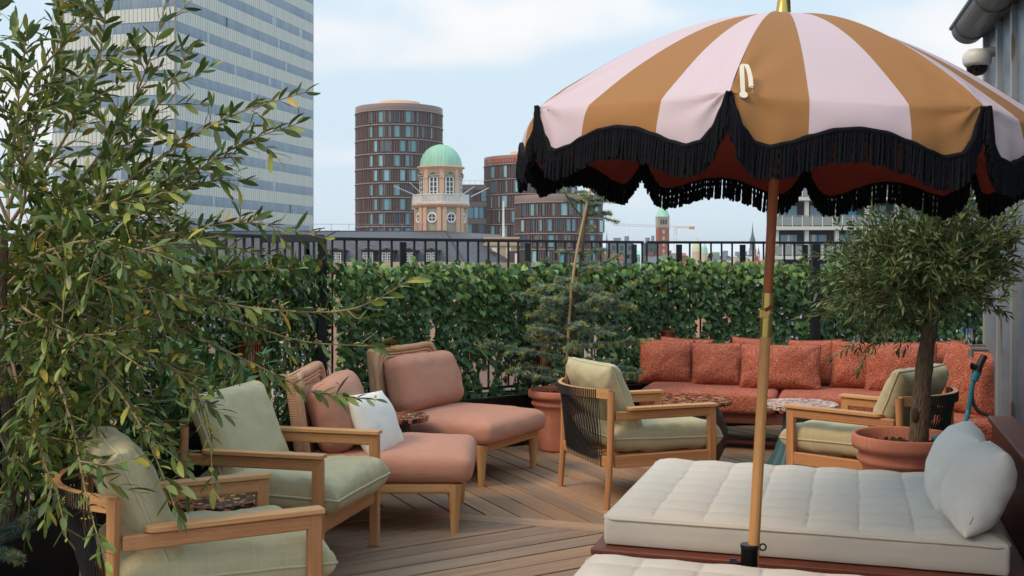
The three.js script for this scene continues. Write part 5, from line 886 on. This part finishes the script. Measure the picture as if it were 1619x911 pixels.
// the nearest leaves in view are parts of their own, the rest one part
function leaves(parent, geos, mats, list, nParts, name = 'leaf', rest = 'foliage') {
  const e = V3(); for (const l of list) { e.setFromMatrixPosition(l.m); const d = -e.z, u = CX + e.x / d * F, v = HV - (e.y - CAM_H) / d * F; l.k = (u > 0 && u < 1619 && v > 0 && v < 911 ? 0 : 100) + d / l.s; }
  list.sort((a, b) => a.k - b.k);
  list.slice(0, nParts).forEach(l => { const m = part(name, geos[l.g], mats[l.c], parent); m.applyMatrix4(l.m); });
  const r = list.slice(nParts); const white = std({ color: 0xffffff, roughness: mats[0].roughness, side: THREE.DoubleSide }), col = new THREE.Color();
  geos.forEach((g, gi) => { const q = r.filter(l => l.g === gi); if (!q.length) return; const im = new THREE.InstancedMesh(g, white, q.length); im.name = rest; im.userData.kind = 'stuff'; q.forEach((l, i) => { im.setMatrixAt(i, l.m); const k = 0.85 + 0.3 * hash2(i, gi, 77); col.copy(mats[l.c].color).multiplyScalar(k); im.setColorAt(i, col); }); im.instanceMatrix.needsUpdate = true; parent.add(im); });
}
// ---- ivy on the railings
{
  const geos = [ivyGeo(0.1), ivyGeo(-0.12)], mats = leafMats([0x3d5e30, 0x325028, 0x4a6f34, 0x64873e, 0x829e50, 0x2a4624, 0x946a3c], { roughness: 0.5 });
  const hedge = (label, a, b, inward, nLeaf, topY, seedN, from, to, nParts) => {
    seed(seedN); const t = thing('ivy_hedge', label, 'ivy', V3(), 0, 'ivy grown over the railings'), A = W(...a), B = W(...b), L = A.distanceTo(B), dir = B.clone().sub(A).normalize(), nr = V3(inward[0], 0, -inward[1]).normalize(), list = [], stems = [];
    let tries = 0;
    while (list.length < nLeaf && tries++ < nLeaf * 8) {
      const s = rnd(from, to) * L, top = topY(s / L) + 0.13 * fbm3(s * 3.1 + seedN, 0, 0, 3) + 0.03 * gauss() + (rnd() < 0.03 ? 0.07 : 0); let h = rnd(); h = 0.36 + (top - 0.36) * Math.pow(h, 0.72);
      const gap = fbm3(s * 3.6 + seedN, h * 2.6, 4.4, 3), rel = (h - 0.36) / (top - 0.36); if (gap < lerp(-0.15, -0.42, sstep(0.2, 0.8, rel)) && rnd() < 0.9) continue;
      const thick = 0.05 + 0.11 * sstep(0.4, 0.95, rel) + 0.07 * fbm3(s * 4, h * 4, seedN, 2), off = rnd(-0.05, 1) * thick;
      const p = A.clone().addScaledVector(dir, s).addScaledVector(nr, off + 0.01).setY(h), face = nr.clone().multiplyScalar(1).addScaledVector(Y, 0.45 + 0.5 * rel * rnd()).addScaledVector(rdir(), 0.55), grow = V3(0, -1, 0).addScaledVector(rdir(), 0.8), size = rnd() < 0.2 ? rnd(0.055, 0.072) : rnd(0.03, 0.055);
      const young = rel > 0.84 ? 0.5 : 0.1, c = rnd() < 0.004 ? 6 : rnd() < young ? (rnd() < 0.5 ? 3 : 4) : Math.floor(rnd(0, 3.3)); list.push({ m: leafMatrix(p, grow, face, size), g: rnd() < 0.5 ? 0 : 1, c: Math.min(c === 3 && rel < 0.6 ? 5 : c, 6), s: size });
    }
    for (let i = 0; i < L * (to - from) * 10; i++) { const s = rnd(from, to) * L, p = A.clone().addScaledVector(dir, s).addScaledVector(nr, rnd(0, 0.05)), pts = []; for (let k = 0; k < 5; k++) pts.push(p.clone().addScaledVector(dir, 0.05 * gauss() * 1.4).addScaledVector(nr, 0.02 * gauss()).setY(0.34 + k * 0.24)); stems.push(taperTube(pts, 0.004, 0.0018, 4, 8)); }
    stuffPart('stems', merge(stems), M.twig2 ??= std({ color: 0x4c3f2e, roughness: 0.9 }), t);
    leaves(t, geos, mats, list, nParts);
  };
  hedge('dense dark ivy on the railing behind the pink lounge chairs and cedar', [-1.2, 7.4], [1.09, 9.1], [0.58, -0.82], 8200, () => 1.345, 801, 0, 1, 300);
  hedge('dense dark ivy on the railing behind the rust sofa', [1.1, 9.1], [4.7, 9.75], [0.17, -0.98], 9000, q => 1.37 - 0.05 * q, 802, 0, 1, 300);
  hedge('dense ivy on the side railing behind the left olive tree', [-2.75, 2.7], [-1.27, 7.22], [0.95, 0.31], 9500, () => 1.40, 803, 0.12, 1, 300);
}
// twig with pairs of leaves
function twigLeaves(list, pts, len0, o) {
  const c = new THREE.CatmullRomCurve3(pts), L = c.getLength(), n = Math.max(2, Math.round(L * (1 - o.from) / o.step)); let roll = rnd(0, 6);
  for (let i = 0; i <= n; i++) {
    const t = o.from + (1 - o.from) * i / n, p = c.getPointAt(clamp(t)), tg = c.getTangentAt(clamp(t)), sd = tg.clone().cross(Math.abs(tg.y) > 0.9 ? V3(1, 0, 0) : Y).normalize(), up = sd.clone().cross(tg); roll += 1.4;
    for (const s of [0, Math.PI]) { if (rnd() < o.miss) continue; const a = roll + s + rnd(-0.3, 0.3), out = sd.clone().multiplyScalar(Math.cos(a)).addScaledVector(up, Math.sin(a)), sp = i === n ? 0.35 : rnd(0.6, 1.25), dir = tg.clone().addScaledVector(out, sp).addScaledVector(Y, o.lift * rnd(-0.5, 1)), face = tg.clone().multiplyScalar(-0.5).addScaledVector(out, 0.3).addScaledVector(Y, 0.7).addScaledVector(rdir(), 0.5), size = len0 * rnd(0.7, 1.2) * (i === n ? 0.8 : 1); list.push({ m: leafMatrix(p, dir, face, size), g: Math.floor(rnd(0, o.ng)), c: o.pick(), s: size }); }
  }
}
const buds = (pts, n, out, cnt = 9) => { const c = new THREE.CatmullRomCurve3(pts); for (let i = 0; i < n; i++) { const p = c.getPointAt(rnd(0.35, 1)), ax = rdir().add(V3(0, 0.4, 0)).normalize(); for (let k = 0; k < cnt; k++) { const q = p.clone().addScaledVector(ax, rnd(0, 0.032)).addScaledVector(rdir(), 0.006); out.push(new THREE.IcosahedronGeometry(rnd(0.0016, 0.003), 0).translate(q.x, q.y, q.z)); } } };
M.budYellow = std({ color: 0xb9a345, roughness: 0.7 });
// ---- the large olive tree on the left
{
  seed(901);
  const t = thing('olive_tree', 'large flowering olive tree arching over the sage armchairs from the black planter', 'tree', V3(), 0), base = W(-1.95, 4.2, 0.28), list = [], wood = [], twigs = [], bl = [];
  part('trunk', taperTube([base, W(-1.94, 4.21, 0.7), W(-1.97, 4.2, 1.1), W(-1.95, 4.16, 1.5)], 0.034, 0.02, 10, 26, 0.25), M.bark, t);
  const B = [
    [[12, 330, 4.2], [60, 200, 4.1], [95, 80, 4.0], [100, -40, 3.9]], [[12, 360, 4.2], [90, 240, 4.0], [150, 120, 3.9], [168, 10, 3.8], [172, -40, 3.8]], [[12, 380, 4.2], [120, 290, 4.1], [200, 180, 4.0], [248, 60, 3.9], [262, 5, 3.9]], [[12, 400, 4.2], [110, 330, 4.1], [195, 255, 4.0], [250, 165, 3.9], [300, 85, 3.8]],
    [[12, 400, 4.2], [150, 320, 4.0], [260, 245, 3.9], [360, 185, 3.75], [482, 146, 3.65]], [[12, 420, 4.2], [160, 360, 4.0], [280, 290, 3.9], [380, 228, 3.8], [468, 196, 3.7]], [[12, 430, 4.2], [120, 390, 4.1], [230, 335, 4.0], [320, 290, 3.9], [388, 284, 3.85]], [[12, 440, 4.2], [150, 400, 4.0], [260, 372, 3.8], [390, 352, 3.65], [512, 376, 3.6]],
    [[12, 450, 4.2], [150, 440, 4.0], [300, 470, 3.8], [430, 490, 3.65], [560, 488, 3.55], [656, 438, 3.5]], [[12, 450, 4.2], [120, 430, 4.2], [250, 440, 4.1], [350, 430, 4.0], [470, 425, 3.9]], [[12, 470, 4.2], [150, 480, 4.0], [280, 520, 3.9], [400, 575, 3.8], [500, 622, 3.75], [594, 632, 3.7]], [[12, 480, 4.2], [140, 470, 4.1], [260, 480, 4.0], [380, 510, 3.9], [480, 540, 3.8], [600, 548, 3.75]],
    [[12, 490, 4.2], [140, 500, 4.0], [230, 555, 3.85], [305, 610, 3.7], [330, 680, 3.6], [336, 772, 3.55]], [[12, 500, 4.2], [70, 560, 3.9], [110, 660, 3.5], [138, 790, 3.2], [166, 888, 3.05]], [[12, 500, 4.2], [100, 545, 3.9], [180, 610, 3.7], [235, 700, 3.5], [282, 815, 3.4]], [[12, 500, 4.2], [60, 540, 4.0], [50, 620, 3.7], [66, 720, 3.5], [100, 800, 3.4]],
    [[12, 350, 4.2], [-40, 200, 4.1], [-20, 60, 4.0], [12, -30, 3.9]], [[12, 420, 4.2], [40, 300, 4.0], [28, 180, 3.8], [42, 50, 3.7]], [[12, 460, 4.2], [90, 480, 4.2], [180, 540, 4.2], [260, 570, 4.15], [330, 605, 4.1]], [[12, 380, 4.2], [70, 330, 4.3], [165, 250, 4.4], [150, 150, 4.4]], [[12, 430, 4.2], [200, 400, 4.3], [330, 390, 4.3], [430, 405, 4.2]], [[12, 300, 4.2], [40, 150, 4.0], [120, 50, 3.9], [200, -20, 3.8]],
    [[12, 470, 4.2], [100, 440, 4.5], [200, 450, 4.7], [320, 470, 4.8]], [[12, 520, 4.2], [100, 560, 4.4], [190, 600, 4.5], [250, 640, 4.5]], [[12, 400, 4.2], [90, 380, 4.5], [190, 330, 4.7], [280, 340, 4.8]], [[12, 540, 4.2], [30, 640, 3.9], [20, 740, 3.7]], [[12, 360, 4.2], [20, 260, 4.5], [90, 150, 4.7], [130, 90, 4.7]], [[12, 450, 4.2], [70, 400, 3.7], [150, 380, 3.4], [230, 400, 3.2]], [[12, 470, 4.2], [60, 500, 3.7], [140, 530, 3.4], [210, 520, 3.3]],
    [[12, 560, 4.2], [60, 590, 4.3], [120, 640, 4.3], [170, 690, 4.2]], [[12, 580, 4.2], [40, 640, 4.1], [90, 720, 4.0], [110, 770, 3.9]], [[12, 540, 4.2], [80, 600, 4.4], [160, 640, 4.5], [230, 660, 4.5]], [[12, 600, 4.2], [-10, 660, 4.0], [20, 730, 3.9], [50, 780, 3.8]], [[12, 520, 4.2], [50, 600, 4.0], [60, 680, 3.9], [130, 700, 3.8]], [[12, 420, 4.2], [100, 420, 3.8], [190, 460, 3.6], [270, 450, 3.5]], [[12, 440, 4.2], [80, 360, 3.8], [170, 320, 3.6], [250, 330, 3.5]],
  ];
  const pick = () => { const r = rnd(); return r < 0.34 ? 0 : r < 0.6 ? 1 : r < 0.78 ? 2 : r < 0.9 ? 3 : r < 0.975 ? 4 : 5; }, R6 = [0, 0.1, 0.32, 0.62, 0.86, 1], P6 = [0.1, 0.45, 0.92, 1, 0.6, 0.02], geos = [leafGeo(0.27, 0.22, 0.14, R6, P6), leafGeo(0.24, 0.3, -0.1, R6, P6), leafGeo(0.3, 0.18, 0.3, R6, P6)];
  B.forEach((q, bi) => {
    const pts = q.map(([u, v, d]) => at(u, v, d)), c = new THREE.CatmullRomCurve3(pts), L = c.getLength();
    wood.push(taperTube(pts, 0.008, 0.0014, 6, 24)); buds(pts, Math.round(L * 5), bl);
    twigLeaves(list, pts, 0.07, { from: 0.45, step: 0.034, miss: 0.12, lift: 0.6, ng: 3, pick });
    for (let s = 0.14; s < L * 0.97; s += rnd(0.03, 0.062)) {
      const p = c.getPointAt(s / L), tg = c.getTangentAt(s / L), u = CX + p.x / -p.z * F; const v = HV - (p.y - CAM_H) / -p.z * F; if (u > 280 && rnd() < (u > 400 ? 0.78 : 0.45)) continue; if (v < 200 && u > 60 && rnd() < 0.4) continue; if (v > 600 && p.z > -3.75 && rnd() < 0.6) continue; if (v > 700 && rnd() < 0.4) continue;
      const len = rnd(0.09, 0.26) * (u > 280 ? 0.45 : 1), d = tg.clone().addScaledVector(rdir(), 1.0).addScaledVector(Y, 0.12).normalize(), e = p.clone().addScaledVector(d, len).addScaledVector(Y, -0.02), mid = p.clone().lerp(e, 0.5).addScaledVector(rdir(), 0.02); twigs.push(taperTube([p, mid, e], 0.0028, 0.001, 4, 5));
      twigLeaves(list, [p, mid, e], 0.068, { from: 0.2, step: 0.033, miss: 0.1, lift: 0.6, ng: 3, pick }); if (rnd() < 0.22) buds([p, mid, e], 1, bl, 7);
    }
  });
  stuffPart('branches', merge(wood), M.twig, t); stuffPart('twigs', merge(twigs), M.twig, t); stuffPart('flower_buds', merge(bl), M.budYellow, t);
  leaves(t, geos, leafMats([0x5a7030, 0x475e2a, 0x7a8838, 0x76844c, 0x98963c, 0xae9638], { roughness: 0.5 }), list, 300);
}
// ---- the potted olive tree on the right
{
  seed(911);
  const t = thing('olive_tree', 'small olive tree with dense round crown in the large terracotta pot', 'tree', V3(), 0), list = [], wood = [], twigs = [], D = 5.27, fork = at(1469, 478, D), C = at(1456, 424, D);
  part('trunk', taperTube([at(1450, 716, D), at(1453, 690, D), at(1456, 640, D), at(1464, 560, D), at(1471, 510, D), fork], 0.046, 0.036, 14, 34, 0.3), M.bark, t);
  const knot = part('trunk_knot', new THREE.IcosahedronGeometry(0.03, 2).scale(0.7, 1.2, 0.6).translate(at(1448, 655, D - 0.035).x, at(1448, 655, D).y, -D + 0.03), M.bark, t);
  const pick = () => { const r = rnd(); return r < 0.38 ? 0 : r < 0.66 ? 1 : r < 0.86 ? 2 : r < 0.97 ? 3 : 4; }, geos = [leafGeo(0.25, 0.3, 0.15), leafGeo(0.22, 0.3, -0.08)];
  for (let i = 0; i < 300; i++) {
    const dd = rdir(), rr = Math.pow(rnd(0.15, 1), 0.55), lump = 1 + 0.34 * fbm3(dd.x * 2.2 + 3, dd.y * 2.2, dd.z * 2.2, 2), e = C.clone().add(V3(dd.x * 0.5, dd.y * 0.38 + (dd.x < -0.3 && dd.y < 0 ? -0.0 : 0), dd.z * 0.46).multiplyScalar(rr * lump)).add(V3(0.15 * dd.y * rr, 0, 0)); if (e.x > wallX(-e.z) - 0.12) continue;
    const s0 = fork.clone().lerp(C, rnd(0, 0.7)), mid = s0.clone().lerp(e, 0.55).add(V3(0, 0.03, 0)).addScaledVector(rdir(), 0.04); (i < 26 ? wood : twigs).push(taperTube([s0, mid, e], i < 26 ? 0.014 : 0.003, 0.002, 5, 8));
    const tip = e.clone().add(e.clone().sub(C).multiplyScalar(0.22)).addScaledVector(rdir(), 0.05).add(V3(0, 0.02, 0)); twigLeaves(list, [mid, e, tip], 0.05, { from: 0.3, step: 0.018, miss: 0.08, lift: 0.2, ng: 2, pick });
    for (let k = 0; k < 3; k++) { const p = mid.clone().lerp(e, rnd(0.2, 1)), q = p.clone().addScaledVector(rdir().add(V3(0, 0.25, 0)), rnd(0.06, 0.12)); twigs.push(taperTube([p, p.clone().lerp(q, 0.5), q], 0.0016, 0.0008, 3, 3)); twigLeaves(list, [p, p.clone().lerp(q, 0.5), q], 0.047, { from: 0.15, step: 0.019, miss: 0.1, lift: 0.2, ng: 2, pick }); }
  }
  stuffPart('limbs', merge(wood), M.bark, t); stuffPart('twigs', merge(twigs), M.twig, t);
  leaves(t, geos, leafMats([0x4e6534, 0x3c522a, 0x667b42, 0x7c8c60, 0x94924c], { roughness: 0.5 }), list, 300);
}
// ---- staked cedar
{
  seed(921);
  const D = 7.92, t = thing('cedar_tree', 'young blue green cedar tied to a bamboo stake in its terracotta pot', 'tree', V3(), 0), pts = [[889, 640], [896, 600], [903, 540], [911, 470], [917, 420], [925, 360], [932, 310], [938, 270]].map(([u, v]) => at(u, v, D)), tr = new THREE.CatmullRomCurve3(pts);
  part('trunk', taperTube(pts, 0.019, 0.005, 8, 30, 0.2), M.bark, t);
  single('bamboo_stake', 'pale bamboo stake tied to the cedar trunk', 'stake', taperTube([at(893, 640, D - 0.05), at(907, 430, D - 0.05), at(942, 262, D - 0.04)], 0.011, 0.009, 8, 12), std({ color: 0xb89a72, roughness: 0.7 }));
  const needles = (n, len) => { const l = []; for (let i = 0; i < n; i++) { const d = rdir(); d.y = d.y * 0.7 + 0.3; d.normalize(); const s = d.clone().cross(rdir()).normalize().multiplyScalar(0.0024), e = d.clone().multiplyScalar(len * rnd(0.7, 1.1)), g = new THREE.BufferGeometry(); g.setAttribute('position', new THREE.Float32BufferAttribute([s.x, s.y, s.z, -s.x, -s.y, -s.z, e.x, e.y, e.z], 3)); g.computeVertexNormals(); l.push(g); } return mergeGeometries(l); };
  const geos = [needles(18, 0.03), needles(18, 0.025)], list = [], wood = [];
  const tuftAlong = (c, step, L) => { for (let s = 0.05; s <= 1; s += step / L) { const p = c.getPointAt(clamp(s)).addScaledVector(rdir(), 0.006), m = new THREE.Matrix4().makeRotationFromEuler(new THREE.Euler(rnd(-0.5, 0.5), rnd(0, 6.28), rnd(-0.5, 0.5))); const k = rnd(0.8, 1.25); m.scale(V3(k, k, k)); m.setPosition(p); list.push({ m, g: rnd() < 0.5 ? 0 : 1, c: s > 0.72 && rnd() < 0.6 ? 3 : Math.floor(rnd(0, 3)), s: 0.02 * k }); } };
  for (let i = 0; i < 70; i++) {
    const h = Math.pow(i / 69, 1.0), f = lerp(0.08, 0.99, h), p = tr.getPointAt(f), upper = f > 0.52, len = upper ? lerp(0.2, 0.14, (f - 0.52) / 0.48) * rnd(0.55, 1.2) : lerp(0.62, 0.42, f / 0.52) * rnd(0.55, 1.1), a = i * 2.4 + rnd(-0.4, 0.4); if (upper && rnd() < 0.72) continue;
    const out = V3(Math.cos(a), 0, Math.sin(a) * (upper ? 1 : 0.55)), e = p.clone().addScaledVector(out, len).add(V3(0, len * rnd(-0.02, 0.32), 0)), mid = p.clone().lerp(e, 0.5).add(V3(0, 0.03 * rnd(-0.5, 1), 0)), c = new THREE.CatmullRomCurve3([p, mid, e]); wood.push(taperTube([p, mid, e], 0.006, 0.0018, 5, 8)); tuftAlong(c, 0.009, len);
    const ns = Math.round(len / 0.035); for (let k = 0; k < ns; k++) { const q = c.getPointAt(rnd(0.15, 0.95)), l2 = rnd(0.05, 0.15) * (upper ? 0.6 : 1), o2 = out.clone().multiplyScalar(0.7).addScaledVector(rdir(), 0.8); o2.y *= 0.45; const e2 = q.clone().addScaledVector(o2, l2), c2 = new THREE.CatmullRomCurve3([q, q.clone().lerp(e2, 0.5).add(V3(0, 0.006, 0)), e2]); wood.push(taperTube([q, q.clone().lerp(e2, 0.5), e2], 0.002, 0.001, 3, 3)); tuftAlong(c2, 0.0095, l2); }
  }
  for (const [u0, v0, u1, v1] of [[905, 520, 1032, 425], [908, 500, 838, 440], [915, 430, 985, 400], [925, 350, 888, 296], [930, 330, 978, 352], [934, 300, 972, 322]]) { const p = at(u0, v0, D), e = at(u1, v1, D - 0.1), L = p.distanceTo(e), c = new THREE.CatmullRomCurve3([p, p.clone().lerp(e, 0.5).add(V3(0, -0.015, 0)), e]); wood.push(taperTube([p, p.clone().lerp(e, 0.5).add(V3(0, -0.015, 0)), e], 0.006, 0.002, 5, 8)); tuftAlong(c, 0.009, L); }
  stuffPart('branches', merge(wood), std({ color: 0x6d553c, roughness: 0.9 }), t); leaves(t, geos, leafMats([0x7b9482, 0x64806a, 0x90a692, 0xaeae5c], { roughness: 0.6 }), list, 0, 'tuft', 'needles');
  // a second low conifer at the planter on the left
  const t2 = thing('low_conifer', 'low conifer sprigs hanging over the edge of the black planter', 'shrub', V3(), 0), l2 = [], w2 = []; list.length = 0;
  for (const q of [[[-30, 850], [15, 840], [58, 812]], [[-30, 872], [5, 876], [34, 886]], [[-40, 830], [-10, 815], [10, 800]]]) { const p3 = q.map(([u, v], i) => at(u, v, 3.95 - i * 0.12)), c = new THREE.CatmullRomCurve3(p3), L = c.getLength(); w2.push(taperTube(p3, 0.004, 0.0015, 5, 8)); tuftAlong(c, 0.005, L); tuftAlong(c, 0.005, L); }
  stuffPart('branches', merge(w2), M.twig, t2); leaves(t2, geos, leafMats([0x5d7263, 0x4c6152, 0x6d8070, 0x8a8c50]), list, 0, 'tuft', 'needles');
}
// ---- broad leaved shrub in the left planter
{
  seed(931);
  const t = thing('laurel_shrub', 'glossy broad leaved shrub in the black planter behind the sage armchairs', 'shrub', V3(), 0), list = [], wood = [];
  for (let i = 0; i < 84; i++) { const d = rnd(4.2, 6.0), x = edgeL(d) - rnd(-0.12, 0.26), h = rnd(0.5, 1.0), b = W(edgeL(d) - 0.2, d + rnd(-0.1, 0.1), 0.3), e = W(x + 0.05, d + rnd(-0.1, 0.1), h), mid = b.clone().lerp(e, 0.5).addScaledVector(rdir(), 0.04); wood.push(taperTube([b, mid, e], 0.006, 0.003, 5, 6)); twigLeaves(list, [b, mid, e], 0.088, { from: 0.35, step: 0.05, miss: 0.05, lift: 0.5, ng: 2, pick: () => Math.floor(rnd(0, 4)) }); for (let k = 0; k < 4; k++) { const a = k * 1.57 + rnd(0, 1); list.push({ m: leafMatrix(e, V3(Math.cos(a), 0.5, Math.sin(a)), V3(0, 1, 0).addScaledVector(rdir(), 0.4), rnd(0.07, 0.1)), g: k % 2, c: Math.floor(rnd(0, 4)), s: 0.09 }); } }
  stuffPart('stems', merge(wood), std({ color: 0x4a4a2c, roughness: 0.8 }), t);
  leaves(t, [leafGeo(0.4, 0.2, 0.2), leafGeo(0.36, 0.25, 0.05)], leafMats([0x446e34, 0x38602e, 0x567f3e, 0x6c944a], { roughness: 0.3 }), list, 300);
}

scene.traverse(o => { if (o.isMesh) { o.castShadow = true; o.receiveShadow = true; } });
renderer.render(scene, camera);
